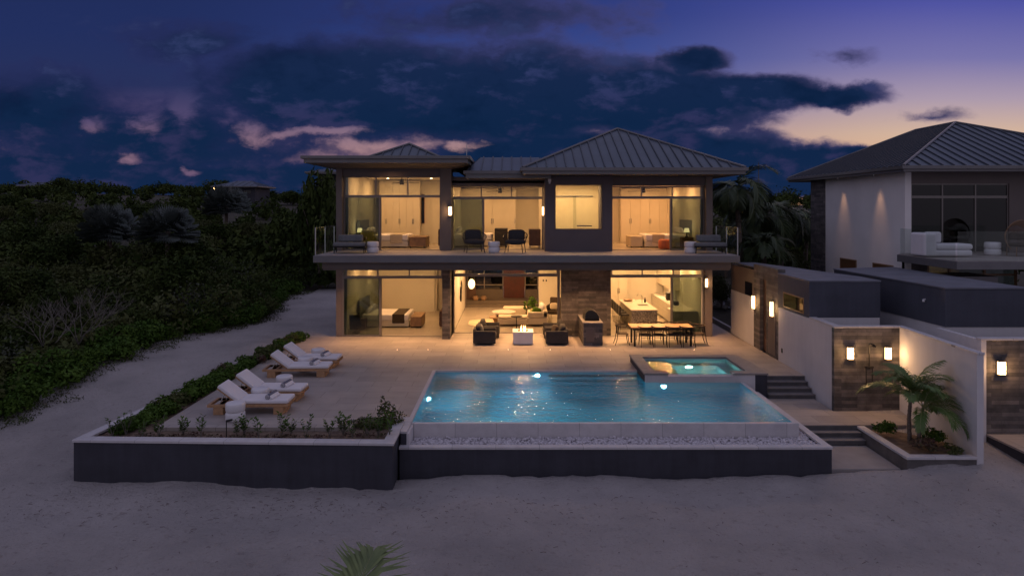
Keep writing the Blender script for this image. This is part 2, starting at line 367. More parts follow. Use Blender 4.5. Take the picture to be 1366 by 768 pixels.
# ================================================================== GROUND
def smooth(a, b, x):
    t = np.clip((x-a)/(b-a), 0, 1); return t*t*(3-2*t)
def ground_z(x, y):
    x = np.asarray(x, float); y = np.asarray(y, float)
    z = -1.03+0*x
    z = z+.10*smooth(13, 17, y)*smooth(2, 8, x)+.20*smooth(9.0, 10.5, x)*smooth(12, 16.3, y)*(1-smooth(11.3, 12.3, x))
    z = z+.06*np.sin(x*.7+1.3)*np.sin(y*.9)+.03*np.sin(x*1.9+y*.6)
    lf = smooth(15.0, 27.5, y)                                   # sand climbs beside the planter and behind the house
    z = z*(1-lf)+(-.07)*lf
    z = z-.25*smooth(13, 4, y)
    z = z+6.2*smooth(38, 150, y)+2.5*smooth(-20, -90, x)*smooth(10, 60, y)
    L_ = -9.6+2.6*smooth(27.4, 28.4, y)
    pit = smooth(0, .5, x-L_)*smooth(9.7, 9.2, x)*smooth(16.3, 17.0, y)*smooth(43, 41, y)
    return z*(1-pit)+(-2.6)*pit
def seq(parts):
    out = []
    for a, b, st in parts: out += list(np.arange(a, b, st))
    return np.array(out+[parts[-1][1]])
def veg_edge_x(y):                                               # sand / scrub boundary on the left
    return np.interp(y, [0, 14, 17, 19.2, 22.4, 25.4, 29, 31.3, 32.5, 36, 42, 45, 48, 60], [-16.5, -15.6, -15, -14.6, -14.5, -14.3, -14.1, -12.6, -12.2, -12.6, -13.9, -12.5, -6, 30])
xs = seq([(-420,-60,20),(-60,-18,1.5),(-18,-12,.3),(-12,13,.16),(13,20,.6),(20,60,2.5),(60,420,20)])
ys = seq([(-20,7,1.5),(7,17.5,.16),(17.5,34,.4),(34,60,1.3),(60,160,5),(160,700,30)])
gx, gy = np.meshgrid(xs, ys); gz = ground_z(gx, gy)
rng = np.random.default_rng(5)
small = np.clip((18-gy)/1.5, 0, 1)*(gy > 6)*(np.abs(gx) < 13)
for _ in range(900):                                            # foot prints and scoops in the sand
    cx, cy_, r, d = rng.uniform(-12, 12.5), rng.uniform(9, 17.5), rng.uniform(.09, .3), rng.uniform(.02, .075)
    i0, i1 = np.searchsorted(xs, [cx-1, cx+1]); j0, j1 = np.searchsorted(ys, [cy_-1, cy_+1])
    sl_ = (slice(j0, j1), slice(i0, i1))
    q = ((gx[sl_]-cx)**2+(gy[sl_]-cy_)**2)/r**2
    gz[sl_] += small[sl_]*d*(np.exp(-q/1.8)*.5-np.exp(-q))
gz += small*rng.normal(0, .006, gz.shape)
nx, ny = len(xs), len(ys)
Vg = np.stack([gx.ravel(), gy.ravel(), gz.ravel()], 1)
ii = (np.arange(ny-1)[:, None]*nx+np.arange(nx-1)[None, :]).ravel()
Fg = np.stack([ii, ii+1, ii+nx+1, ii+nx], 1)
def sandmat():
    m = mat('sand_ground', (.46,.405,.37), .95); t = m.node_tree; n = t.nodes; L = t.links; b = n['Principled BSDF']
    g = n.new('ShaderNodeNewGeometry')
    def nz_(s, d, r=.6):
        z = n.new('ShaderNodeTexNoise'); z.inputs['Scale'].default_value = s; z.inputs['Detail'].default_value = d; z.inputs['Roughness'].default_value = r
        L.new(g.outputs['Position'], z.inputs['Vector']); return z.outputs['Fac']
    def rp(f, st):
        r = n.new('ShaderNodeValToRGB'); e = r.color_ramp.elements
        while len(e) < len(st): e.new(.5)
        for i, (p, c) in enumerate(st): e[i].position = p; e[i].color = (*c, 1)
        L.new(f, r.inputs[0]); return r.outputs[0]
    base = rp(nz_(.45, 5), [(.32, (.42,.39,.39)), (.5, (.51,.47,.465)), (.7, (.58,.535,.53))])
    weed_shade = rp(nz_(5.5, 9, .72), [(.56, (1,1,1)), (.64, (.80,.77,.75)), (.74, (.42,.36,.32))])  # weed flecks, plus darker patches painted for relief shading that flat light loses
    m1 = n.new('ShaderNodeMix'); m1.data_type = 'RGBA'; m1.blend_type = 'MULTIPLY'; m1.inputs[0].default_value = .8
    L.new(base, m1.inputs[6]); L.new(weed_shade, m1.inputs[7])
    sp_ = rp(nz_(26, 3, .5), [(.66, (1,1,1)), (.72, (.62,.58,.54))])
    m2 = n.new('ShaderNodeMix'); m2.data_type = 'RGBA'; m2.blend_type = 'MULTIPLY'; m2.inputs[0].default_value = .8
    L.new(m1.outputs[2], m2.inputs[6]); L.new(sp_, m2.inputs[7]); L.new(m2.outputs[2], b.inputs['Base Color'])
    bu = n.new('ShaderNodeBump'); bu.inputs['Strength'].default_value = 1.0; bu.inputs['Distance'].default_value = .14
    a = n.new('ShaderNodeMath'); a.operation = 'MULTIPLY_ADD'; L.new(nz_(3.0, 8, .7), a.inputs[0]); a.inputs[1].default_value = 1.4; L.new(nz_(14, 6), a.inputs[2])
    L.new(a.outputs[0], bu.inputs['Height']); L.new(bu.outputs[0], b.inputs['Normal']); return m
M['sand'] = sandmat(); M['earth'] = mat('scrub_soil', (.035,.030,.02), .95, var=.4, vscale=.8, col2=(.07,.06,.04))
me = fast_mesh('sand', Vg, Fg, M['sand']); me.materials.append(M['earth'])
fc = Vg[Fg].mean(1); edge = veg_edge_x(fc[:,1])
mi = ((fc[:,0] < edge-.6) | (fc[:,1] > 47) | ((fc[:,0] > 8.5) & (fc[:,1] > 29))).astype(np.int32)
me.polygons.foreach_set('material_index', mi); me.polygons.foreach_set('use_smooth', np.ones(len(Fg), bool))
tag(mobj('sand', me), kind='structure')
# asphalt drive seen between the villa and the outbuilding
d = MB()
zz_ = float(ground_z(12, 40))
d.prism([(8.6,37),(16,37),(20,46),(8.6,46)], zz_-.15, zz_+.05)
tag(d.build('road', mat('asphalt', (.05,.05,.055), .85, var=.2, vscale=3)), kind='structure')
# ================================================================== TERRACE
t = MB()
for a in [(-8.8,-2.65,17.7,28.8), (-8.8,-3.95,16.86,17.7), (-2.65,4.17,22.83,28.8), (4.17,9.47,24.1,28.8), (7.85,9.47,22.08,24.1), (-2.56,2.09,28.8,29.62), (8.43,9.47,28.8,35)]:
    t.box(*a, -.14, 0)
tag(t.build('terrace', M['paving']), kind='structure')
tag(box(7.72,11.36,18.69,19.97,-.66,-.52).box(7.85,9.4,19.97,21.26,-.66,-.52).build('terrace_landing', M['paving']), kind='structure')
tag(box(7.72,9.44,16.57,18.22,-1.25,-.91).build('path', M['concrete'], bev=.02), kind='structure')
# steps
st = empty('garden_steps', (8.75,21.7,-.52), 0, 'upper flight of four grey stone steps beside the raised spa', 'steps'); o_ = (8.75,21.7,-.52)
for k in range(3):
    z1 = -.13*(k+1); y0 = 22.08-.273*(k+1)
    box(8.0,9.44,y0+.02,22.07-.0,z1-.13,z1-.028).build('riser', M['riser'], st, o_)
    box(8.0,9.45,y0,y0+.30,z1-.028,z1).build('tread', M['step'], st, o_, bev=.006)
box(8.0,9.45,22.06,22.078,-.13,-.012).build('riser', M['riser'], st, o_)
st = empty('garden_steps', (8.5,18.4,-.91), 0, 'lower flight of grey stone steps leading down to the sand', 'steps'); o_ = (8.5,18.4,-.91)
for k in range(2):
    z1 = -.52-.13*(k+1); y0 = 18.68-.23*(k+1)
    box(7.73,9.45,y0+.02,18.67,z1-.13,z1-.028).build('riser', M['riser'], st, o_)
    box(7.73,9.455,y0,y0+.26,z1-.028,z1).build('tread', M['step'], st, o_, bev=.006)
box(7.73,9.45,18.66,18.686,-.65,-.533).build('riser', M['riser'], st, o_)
# small lamps set in the paving
fl = MB().lathe([(.022,.0),(.022,.006),(.018,.008)], n=12).build('floor_light', M['steel']); tag(fl, 'x', 'floor light')
g_ = MB().lathe([(.013,.008),(.012,.011)], n=12).build('lens', emat('floor_light_glow', (1,.8,.55), 10), fl)
txs = [530,571,678,734,814,926]
nm = ['tiny floor light left of the stone column', 'tiny floor light below the stone column', 'tiny floor light before the fire table', 'tiny floor light before the right armchairs',
      'tiny floor light before the grill counter', 'tiny floor light behind the spa corner']
place(fl, [(XA(px,26.1),26.1,.001,0,l) for px, l in zip(txs, nm)], 'lights set in the terrace paving')
# ================================================================== LEFT PLANTER
A = (-10.27,15.95); B = (-2.73,15.72)
pw = empty('planter_wall', (-6.5,15.8,-1), 0, 'long charcoal retaining wall with pale coping round the shrub bed', 'planter'); o_ = (-6.5,15.8,-1)
pw_ = MB().prism([(-10.25,15.97),(-2.75,15.74),(-2.75,15.97),(-10.02,16.2)], -1.7, -.06)
pw_.build('front_wall', M['charcoal'], pw, o_)
MB().prism([(-2.98,15.98),(-2.75,15.98),(-2.75,17.29),(-2.98,17.29)], -1.7, -.06).build('side_wall', M['charcoal'], pw, o_)
MB().prism([(-10.25,15.98),(-10.03,16.21),(-8.80,29.0),(-8.95,29.0)], -1.7, -.06).build('side_wall', M['charcoal'], pw, o_)
MB().prism([(-10.28,15.94),(-2.72,15.71),(-2.72,15.99),(-9.99,16.22)], -.06, .0).build('coping', M['coping'], pw, o_, bev=.008)
MB().prism([(-2.99,15.995),(-2.72,15.995),(-2.72,17.29),(-2.652,17.30),(-2.652,17.7),(-2.99,17.7)], -.058, .002).build('coping', M['coping'], pw, o_, bev=.006)
MB().prism([(-10.285,15.95),(-9.995,16.225),(-8.80,29.0),(-8.97,29.0)], -.059, .003).build('coping', M['coping'], pw, o_, bev=.008)
tag(MB().prism([(-10.0,16.2),(-3.0,15.98),(-3.0,17.68),(-3.95,17.68),(-3.95,16.85),(-8.81,16.85),(-8.81,29.0),(-8.85,29.0)], -.6, -.09).build('planter_soil', M['soil']), kind='structure')
# ================================================================== POOL
o_ = (2.3,17.3,-1.5)
pool = empty('swimming_pool', o_, 0, 'large turquoise infinity pool with a pale stone rim', 'swimming pool')
sh = MB()
sh.box(-2.64,7.26,17.31,22.82,-1.9,-1.5)                        # floor
sh.box(-2.64,-2.55,17.31,22.82,-1.5,-.07); sh.box(-2.55,4.17,22.73,22.82,-1.5,-.07)
sh.box(4.17,7.26,21.42,21.5,-1.5,-.07); sh.box(-2.55,7.15,17.31,17.41,-1.5,-.075); sh.box(7.15,7.26,17.31,21.42,-1.5,-.075)
sh.box(4.14,4.17,21.5,22.73,-1.5,-.07)
sh.build('pool_shell', M['pool'], pool, o_)
stp = MB()
for k in range(4): stp.box(1.2,4.14,22.73-.32*(k+1),22.73-.32*k,-1.5,-.32-.29*k)
stp.build('pool_steps', M['pool'], pool, o_)
ben = box(-2.55,-1.2,21.3,22.73,-1.5,-.85).box(-2.55,-1.3,19.6,21.3,-1.5,-1.1)
ben.build('pool_bench', M['pool'], pool, o_)
box(-2.65,-2.545,17.3,22.83,-.06,.004).build('rim', M['coping'], pool, o_)
box(-2.545,4.165,22.735,22.83,-.06,.004).build('rim', M['coping'], pool, o_)
inf = MB().box(-2.545,7.27,17.30,17.415,-.6,-.042).box(7.155,7.27,17.415,21.39,-.6,-.042)
inf.build('infinity_edge', M['coping'], pool, o_, bev=.006)
for i,(x,y,rx,z) in enumerate([(.85,22.70,0,-.32),(4.75,21.40,0,-.42),(-2.5,20.0,1,-.45),(4.0,17.44,2,-.7),(0.2,17.44,2,-.7)]):  # last two, on the front wall, are unseen lamps added to brighten water evenly
    fx = MB().ell((0,0,0),(.09,.09,.09),12,8); 
    fo = MB().at(Matrix.Translation((x,y,z))).ell((0,0,0),(.05 if rx not in(1,3) else .02,.02 if rx not in (1,3) else .05,.05),14,8).build('pool_light', M['poolglow'], pool, o_)
    dx, dy = {0:(0,-.03),1:(.04,0),2:(0,.03),3:(-.04,0)}[rx]
    q = area('pool_lamp', (x+dx, y+dy, z), [52,32,36,28,42][i], (.44,.86,1), .10); q.rotation_euler = {0:(R(-90),0,0),1:(0,R(-90),0),2:(R(90),0,0),3:(0,R(90),0)}[rx]
def watermat(name, tint, bs, st):
    m = glassmat(name, tint, .025, 1.45, 1.33); t = m.node_tree; n = t.nodes; L = t.links
    [q for q in n if q.type == 'MATH' and q.operation == 'MINIMUM'][0].inputs[1].default_value = 1.0
    g = n.new('ShaderNodeNewGeometry'); h = None
    for s, d_, k in ((bs, 3, 1.0), (bs*3.3, 3, .45)):
        z = n.new('ShaderNodeTexNoise'); z.inputs['Scale'].default_value = s; z.inputs['Detail'].default_value = d_; z.inputs['Distortion'].default_value = .6
        mp = n.new('ShaderNodeMapping'); mp.inputs['Scale'].default_value = (.75, 1.25, 1); L.new(g.outputs['Position'], mp.inputs[0]); L.new(mp.outputs[0], z.inputs['Vector'])
        q = n.new('ShaderNodeMath'); q.operation = 'MULTIPLY'; q.inputs[1].default_value = k; L.new(z.outputs['Fac'], q.inputs[0])
        if h is None: h = q.outputs[0]
        else:
            a = n.new('ShaderNodeMath'); a.operation = 'ADD'; L.new(h, a.inputs[0]); L.new(q.outputs[0], a.inputs[1]); h = a.outputs[0]
    bu = n.new('ShaderNodeBump'); bu.inputs['Strength'].default_value = st; bu.inputs['Distance'].default_value = .05; L.new(h, bu.inputs['Height'])
    rf = n.new('ShaderNodeBsdfRefraction'); rf.inputs['IOR'].default_value = 1.33; rf.inputs['Roughness'].default_value = 0; rf.inputs['Color'].default_value = (*tint, 1)
    mx = [q for q in n if q.type == 'MIX_SHADER'][0]; L.new(rf.outputs[0], mx.inputs[1])
    for q in n:
        if q.type in ('BSDF_GLOSSY', 'FRESNEL', 'BSDF_REFRACTION'): L.new(bu.outputs[0], q.inputs['Normal'])
    return m
M['water'] = watermat('pool_water', (.42,.86,.97), 4.0, .9)
M['spawater'] = watermat('spa_water', (.62,.90,.93), 4.0, .35)
tag(MB().add([(-2.55,17.41,-.05),(7.16,17.41,-.05),(7.16,21.42,-.05),(4.165,21.42,-.05),(4.165,22.735,-.05),(-2.55,22.735,-.05)], [(0,1,2,3,4,5)]).build('water', M['water']), kind='structure')
# catch basin with gravel
o_ = (2.5,16.4,-1)
ba = empty('catch_basin', o_, 0, 'low charcoal overflow basin wall with pale coping in front of the pool', 'basin')
MB().box(-2.70,7.68,16.40,16.55,-1.7,-.38).box(7.53,7.68,16.55,21.30,-1.7,-.38).box(-2.70,-2.56,16.55,17.29,-1.7,-.06).build('wall', M['charcoal'], ba, o_)
MB().box(-2.715,7.70,16.38,16.57,-.38,-.32).box(7.51,7.70,16.57,21.35,-.38,-.32).box(-2.71,-2.55,16.57,17.295,-.06,-.001).build('coping', M['coping'], ba, o_, bev=.006)
box(-2.56,7.54,16.54,17.30,-.9,-.45).box(7.27,7.53,17.30,21.3,-.9,-.45).build('basin_floor', M['concrete'], ba, o_)
box(-2.56,-2.50,16.57,17.29,-.45,-.062).build('inner_face', M['white'], ba, o_)
def pebbles(n, boxes, z0, z1, r0, r1, seed):
    g = np.random.default_rng(seed)
    ph = (1+5**.5)/2
    base = np.array([(-1,ph,0),(1,ph,0),(-1,-ph,0),(1,-ph,0),(0,-1,ph),(0,1,ph),(0,-1,-ph),(0,1,-ph),(ph,0,-1),(ph,0,1),(-ph,0,-1),(-ph,0,1)])/1.9
    tri = np.array([(0,11,5),(0,5,1),(0,1,7),(0,7,10),(0,10,11),(1,5,9),(5,11,4),(11,10,2),(10,7,6),(7,1,8),(3,9,4),(3,4,2),(3,2,6),(3,6,8),(3,8,9),(4,9,5),(2,4,11),(6,2,10),(8,6,7),(9,8,1)])
    areas = np.array([(b[1]-b[0])*(b[3]-b[2]) for b in boxes]); idx = g.choice(len(boxes), n, p=areas/areas.sum()); bb = np.array(boxes)[idx]
    c = np.stack([g.uniform(bb[:,0], bb[:,1]), g.uniform(bb[:,2], bb[:,3]), g.uniform(z0, z1, n)], 1)
    s = g.uniform(r0, r1, (n,1,1))*g.uniform(.6, 1.2, (n,1,3)); s[:,:,2] *= .7
    a = g.uniform(0, 6.28, n); ca, sa = np.cos(a)[:,None], np.sin(a)[:,None]
    v = base[None]*s*g.uniform(.85,1.15,(n,12,1)); x = v[:,:,0]*ca-v[:,:,1]*sa; y = v[:,:,0]*sa+v[:,:,1]*ca
    v = np.stack([x, y, v[:,:,2]], 2)+c[:,None]
    return v.reshape(-1,3), (tri[None]+np.arange(n)[:,None,None]*12).reshape(-1,3)
pv, pf = pebbles(5200, [(-2.5,7.5,16.58,17.29),(7.28,7.5,17.3,20.6)], -.45, -.385, .028, .062, 3)
M['gravel'] = mat('gravel', (.34,.31,.34), .7, var=.3, vscale=16, col2=(.78,.74,.78))
tag(mobj('gravel', fast_mesh('gravel', pv, pf, M['gravel'], 3)), kind='stuff')
# ================================================================== SPA
o_ = (6,22.7,-.05)
spa = empty('spa', o_, 0, 'raised square spa with dark rim and glowing pale water', 'hot tub')
MB().box(4.17,4.52,21.5,24.1,-.06,.19).box(7.45,7.85,21.5,24.1,-.06,.19).box(4.52,7.45,23.74,24.1,-.06,.19).build('outer_wall', M['charcoal'], spa, o_)
MB().box(4.18,7.62,21.40,21.5,-.8,.12).box(4.18,4.89,21.402,21.7,.12,.19).box(6.95,7.62,21.402,21.7,.12,.19).box(4.5,7.5,21.5,21.7,-.8,.12).build('front_wall', M['white'], spa, o_)
MB().box(7.62,8.0,21.40,22.07,-.66,.19).box(7.86,8.0,22.07,22.9,-.14,.19).build('stair_cheek', M['charcoal'], spa, o_)
MB().prism([(4.14,24.13),(4.14,21.38),(4.90,21.38),(4.90,21.72),(4.52,21.72),(4.52,23.74),(7.44,23.74),(7.44,21.72),(6.93,21.72),(6.93,21.38),(8.02,21.38),(8.02,22.92),(7.88,24.13)], .19, .245).build('rim', mat('spa_rim', (.28,.25,.24), .6, var=.12, vscale=4, bump=.15), spa, o_)
MB().box(4.90,6.93,21.39,21.72,.12,.135).build('spillway', M['coping'], spa, o_, bev=.005)
ss = MB().box(4.5,7.46,21.7,23.76,-.9,-.75).box(4.5,4.53,21.7,23.76,-.75,.18).box(7.43,7.46,21.7,23.76,-.75,.18).box(4.53,7.43,23.73,23.76,-.75,.18).box(4.53,7.43,21.7,21.73,-.75,.11)
ss.box(4.53,5.35,21.73,23.73,-.75,-.03); ss.box(5.35,7.43,23.3,23.73,-.75,-.3); ss.box(6.98,7.43,21.73,23.3,-.75,-.3)
ss.build('spa_shell', M['spa'], spa, o_)
MB().at(Matrix.Translation((6.0,23.27,-.38))).ell((0,0,0),(.1,.02,.1),14,8).build('spa_light', M['poolglow'], spa, o_)
q = area('spa_lamp', (6.0,23.24,-.38), 44, (.66,.98,.92), .14); q.rotation_euler = (R(-90),0,0); q = area('spa_lamp', (6.2,21.75,-.3), 12, (.66,.98,.92), .14); q.rotation_euler = (R(90),0,0)
tag(MB().add([(4.53,21.70,.145),(7.44,21.70,.145),(7.44,23.74,.145),(4.53,23.74,.145)], [(0,1,2,3)]).build('water', M['spawater']), kind='structure')
# ================================================================== ROOF helper
def clip_line(poly, p, d):                    # parameter interval of a 2-D line inside a convex ccw polygon
    t0, t1 = -1e9, 1e9; n = len(poly)
    for i in range(n):
        a, b = poly[i], poly[(i+1)%n]; nx_, ny_ = -(b[1]-a[1]), (b[0]-a[0])
        den = nx_*d[0]+ny_*d[1]; num = nx_*(a[0]-p[0])+ny_*(a[1]-p[1])
        if abs(den) < 1e-9:
            if num > 0: return None
            continue
        t = num/den
        if den > 0: t0 = max(t0, t)
        else: t1 = min(t1, t)
    return (t0, t1) if t1 > t0+.05 else None
def hip_roof(parent, off, x0, x1, y0, y1, ze, ridge, zr, spacing=.45, fascia=.24, name='roof', ridge_caps=True):
    (ra, rb) = ridge                            # two ridge points (x, y) (may coincide)
    c = [(x0,y0),(x1,y0),(x1,y1),(x0,y1)]
    sheet = MB(); same = (abs(ra[0]-rb[0])+abs(ra[1]-rb[1]) < 1e-6)
    vs = [(*q, ze) for q in c]+[(*ra, zr), (*rb, zr)]
    if same: faces = [(0,1,4),(1,2,4),(2,3,4),(3,0,4)]
    elif abs(ra[0]-rb[0]) < 1e-6: faces = [(0,1,4),(1,2,5,4),(2,3,5),(3,0,4,5)]      # ridge runs back
    else: faces = [(0,1,5,4),(1,2,5),(2,3,4,5),(3,0,4)]
    sheet.add(vs, faces); sheet.add([(q[0],q[1],q[2]-.03) for q in vs], [tuple(reversed(f)) for f in faces])
    ro = sheet.build(name, M['roof'], parent, off)
    sm = MB()
    for k, f in enumerate(faces):
        poly = [vs[i][:2] for i in f]
        a3, b3, c3 = (Vector(vs[i]) for i in f[:3]); nrm = (b3-a3).cross(c3-a3); nrm.normalize()
        if nrm.z < 0: nrm = -nrm
        along = (1,0) if k in (0,2) else (0,1); up = (0,1) if k == 0 else (-1,0) if k == 1 else (0,-1) if k == 2 else (1,0)
        lo, hi = (x0, x1) if k in (0,2) else (y0, y1)
        q = lo+spacing*.5
        while q < hi:
            p = (q, y0 if k == 0 else y1) if k in (0,2) else (x1 if k == 1 else x0, q)
            r_ = clip_line(poly, p, up)
            if r_:
                A_, B_ = [(p[0]+up[0]*t, p[1]+up[1]*t) for t in r_]
                zf = lambda w: a3.z-(nrm.x*(w[0]-a3.x)+nrm.y*(w[1]-a3.y))/nrm.z
                hw = .019; dx, dy = along[0]*hw, along[1]*hw; za, zb = zf(A_), zf(B_)
                sm.add([(A_[0]-dx,A_[1]-dy,za-.01),(A_[0]+dx,A_[1]+dy,za-.01),(B_[0]+dx,B_[1]+dy,zb-.01),(B_[0]-dx,B_[1]-dy,zb-.01),
                        (A_[0]-dx,A_[1]-dy,za+.055),(A_[0]+dx,A_[1]+dy,za+.055),(B_[0]+dx,B_[1]+dy,zb+.055),(B_[0]-dx,B_[1]-dy,zb+.055)],
                       [(3,2,1,0),(4,5,6,7),(0,1,5,4),(1,2,6,5),(2,3,7,6),(3,0,4,7)])
            q += spacing
    sm.build('seams', M['seam'], ro, off)
    if ridge_caps:
        cp = MB()
        pairs = [(0,4),(1,4 if (same or abs(ra[0]-rb[0])<1e-6) else 5),(2,5),(3,5 if abs(ra[0]-rb[0])<1e-6 else 4)]
        for a, b in pairs: cp.tube([Vector(vs[a])+Vector((0,0,.03)), Vector(vs[b])+Vector((0,0,.03))], .055, 6)
        if not same: cp.tube([Vector(vs[4])+Vector((0,0,.03)), Vector(vs[5])+Vector((0,0,.03))], .055, 6)
        cp.build('ridge_cap', M['fascia'], ro, off)
    fa = MB(); w = .12
    for (a,b,c_,d_) in ((x0,x1,y0,y0+w),(x0,x1,y1-w,y1),(x0,x0+w,y0+w,y1-w),(x1-w,x1,y0+w,y1-w)): fa.box(a,b,c_,d_,ze-fascia,ze+.004)
    for (a,b,c_,d_) in ((x0-.09,x1+.09,y0-.09,y0-.002),(x0-.09,x0-.002,y0-.002,y1),(x1+.002,x1+.09,y0-.002,y1)): fa.box(a,b,c_,d_,ze-.12,ze+.015)
    fa.build('fascia', M['fascia'], parent, off, bev=.008)
    box(x0+w,x1-w,y0+w,y1-w,ze-fascia+.02,ze-fascia+.06).build('soffit', M['soffit'], parent, off)
    return ro
def glazing(parent, off, x0, x1, z0, z1, y, bars=(), fw=.05, dep=.07, pane='glass', name='window', hbars=(), fm='frame'):
    f = MB()
    f.box(x0,x0+fw,y,y+dep,z0,z1).box(x1-fw,x1,y,y+dep,z0,z1).box(x0+fw,x1-fw,y,y+dep,z1-fw,z1).box(x0+fw,x1-fw,y,y+dep,z0,z0+fw)
    for b in bars: f.box(b-fw*.55,b+fw*.55,y-.004,y+dep+.004,z0+fw,z1-fw)
    for b in hbars: f.box(x0+fw,x1-fw,y,y+dep,b-fw/2,b+fw/2)
    w = f.build(name, M[fm], parent, off)
    g = MB(); e = [x0+fw]+sorted(bars)+[x1-fw]
    for a, b in zip(e[:-1], e[1:]): g.box(a+.003,b-.003,y+dep*.45,y+dep*.45+.01,z0+fw,z1-fw)
    g.build('pane', M[pane], w, off); return w
# ================================================================== VILLA
vo = (.5,28.8,0)
villa = empty('villa', vo, 0, 'two-storey modern villa with lit glass rooms and grey metal hip roofs behind the pool', 'house')
def vp(name, mb, m, bev=0, parent=villa): return mb.build(name, M[m] if isinstance(m, str) else m, parent, vo, bev=bev)
FZ, YL, YU, YM = 3.62, 28.8, 29.1, 29.62
# upper floor slab / balcony deck
vp('balcony', box(-7.56,8.67,25.95,37.5,3.34,3.60), 'fascia', .01)
vp('balcony_floor', box(-7.50,8.61,26.0,29.1,3.60,FZ), mat('deck_tile', (.40,.35,.33), .55, var=.12, vscale=2.5), .004)
vp('slab_beam', box(-7.3,8.42,26.25,28.7,3.09,3.34), 'trim')
vp('deck_soffit', box(-7.28,8.40,26.3,29.6,3.02,3.085), 'soffit')
# outer walls
vp('side_wall', box(-7.41,-7.16,28.95,37.4,0,7.10).box(8.20,8.44,28.95,37.4,0,6.74), 'column')
vp('rear_wall', MB().box(-7.41,-2.5,37.2,37.4,0,7.1).box(2.1,8.44,37.2,37.4,0,6.7).box(-2.5,2.1,37.2,37.4,3.3,6.7), 'column')
# interior floors and ceilings
vp('interior_floor', box(-7.1,-2.56,28.87,37.1,-.1,.002).box(-2.54,2.09,29.72,38.2,-.1,.002).box(2.09,8.2,29.45,37.1,-.1,.002).box(2.6,8.2,28.95,29.45,-.1,.002), 'ifloor')
vp('interior_floor', box(-7.1,8.2,29.16,37.1,3.60,FZ+.002), 'ifloor')
vp('interior_ceiling', box(-7.16,-2.56,28.9,37.2,2.95,3.08).box(-2.56,2.09,29.7,39,2.95,3.08).box(2.09,8.2,28.9,37.2,2.95,3.08), 'iceil')
vp('interior_ceiling', box(-7.16,-2.9,29.16,37.2,6.85,6.95).box(-2.9,8.2,29.2,37.2,6.48,6.58), 'iceil')
# ---- interior partitions
vp('interior_wall', box(-7.155,-7.0,28.95,35.9,0,2.95).box(-7.155,-4.05,35.7,35.9,0,2.95).box(-4.05,-2.7,36.6,36.8,0,2.95).box(-4.05,-3.95,35.9,36.6,0,2.95).box(-2.70,-2.56,28.95,38.2,0,2.95), 'iwall')
vp('interior_wall', box(1.45,3.6,37.0,37.2,0,2.95).box(3.6,3.75,29.3,37.0,0,2.95).box(3.75,8.0,36.2,36.4,0,2.95).box(8.02,8.195,28.95,36.2,0,2.95), 'iwall')
vp('interior_wall', box(-7.155,-7.0,29.2,35,FZ,6.85).box(-7.0,-2.75,35.0,35.2,FZ,6.85).box(-2.80,-2.64,29.25,36,FZ,6.85), 'iwall')
vp('interior_wall', box(-2.64,1.6,36.0,36.2,FZ,6.5).box(1.38,1.55,29.7,36,FZ,6.48).box(4.0,4.22,29.2,36.2,FZ,6.48).box(4.22,8.2,36.0,36.2,FZ,6.5).box(8.05,8.195,29.2,36,FZ,6.5), 'iwall')
vp('interior_wall', box(1.55,4.0,31.6,31.75,FZ,6.48), mat('bathroom_wall', (.70,.65,.50), .6, var=.04))
# ---- facade, upper storey
vp('column', box(-7.42,-7.17,28.80,28.95,FZ,7.12).box(-7.42,-7.17,28.8,28.95,0,3.02), 'column')
vp('header_wall', box(-7.17,-3.02,28.9,29.16,6.74,7.12), 'trim')
vp('column', box(-3.02,-2.56,28.80,29.6,FZ,7.12), 'column')
vp('header_wall', box(-2.56,1.37,29.2,29.62,6.37,6.75), 'trim')
vp('header_wall', box(4.18,8.2,28.9,29.16,6.36,6.75), 'trim')
vp('column', box(8.19,8.46,28.80,28.95,FZ,6.75).box(8.14,8.45,28.8,28.95,0,3.02), 'column')
yT = 28.4
tw = MB().box(1.37,XA(740.5,yT),yT,29.7,FZ-.02,6.75).box(XA(803.5,yT),4.18,yT,29.7,FZ-.02,6.75).box(XA(740.5,yT),XA(803.5,yT),yT,29.7,FZ-.02,4.52).box(XA(740.5,yT),XA(803.5,yT),yT,29.7,6.40,6.75)
vp('window_bay', tw, mat('bay_render', (.125,.105,.115), .8, var=.08, vscale=1.2, bump=.15))
glazing(villa, vo, XA(740.5,yT), XA(803.5,yT), 4.52, 6.40, yT+.10, fw=.03, pane='glass', fm='trim')
# upper glazing
zt = ZA(236,YU); zm = ZA(262.5,YU)
glazing(villa, vo, -7.16, -3.03, zm+.02, zt+.02, YU, (XA(501.5,YU), XA(544,YU)), .05, name='transom_window')
glazing(villa, vo, -7.16, XA(507,YU), FZ, zm+.02, YU, (), .055, name='sliding_door', pane='dglass')
vp('door_frame', box(XA(504,YU),XA(508,YU),YU+.08,YU+.15,FZ,zm-.03).box(-3.08,-3.03,YU,YU+.1,FZ,zm+.02).box(XA(507,YU),-3.08,YU,YU+.08,zm-.03,zm+.02).box(XA(507,YU),-3.08,YU-.02,YU+.12,FZ,FZ+.02), 'frame')
zt2 = ZA(248,YM); zm2 = ZA(264.5,YM)
glazing(villa, vo, XA(603,YM), 1.36, zm2+.02, zt2, YM, (XA(642,YM), XA(682.3,YM)), .05, name='transom_window')
glazing(villa, vo, XA(603,YM), XA(645.5,YM), FZ, zm2+.02, YM, (), .06, name='sliding_door', pane='dglass')
vp('door_frame', box(XA(643,YM),XA(646,YM),YM+.08,YM+.15,FZ,zm2-.03).box(1.30,1.36,YM,YM+.1,FZ,zm2+.02).box(XA(645.5,YM),1.30,YM,YM+.08,zm2-.04,zm2+.02).box(XA(645.5,YM),1.3,YM-.02,YM+.12,FZ,FZ+.02), 'frame')
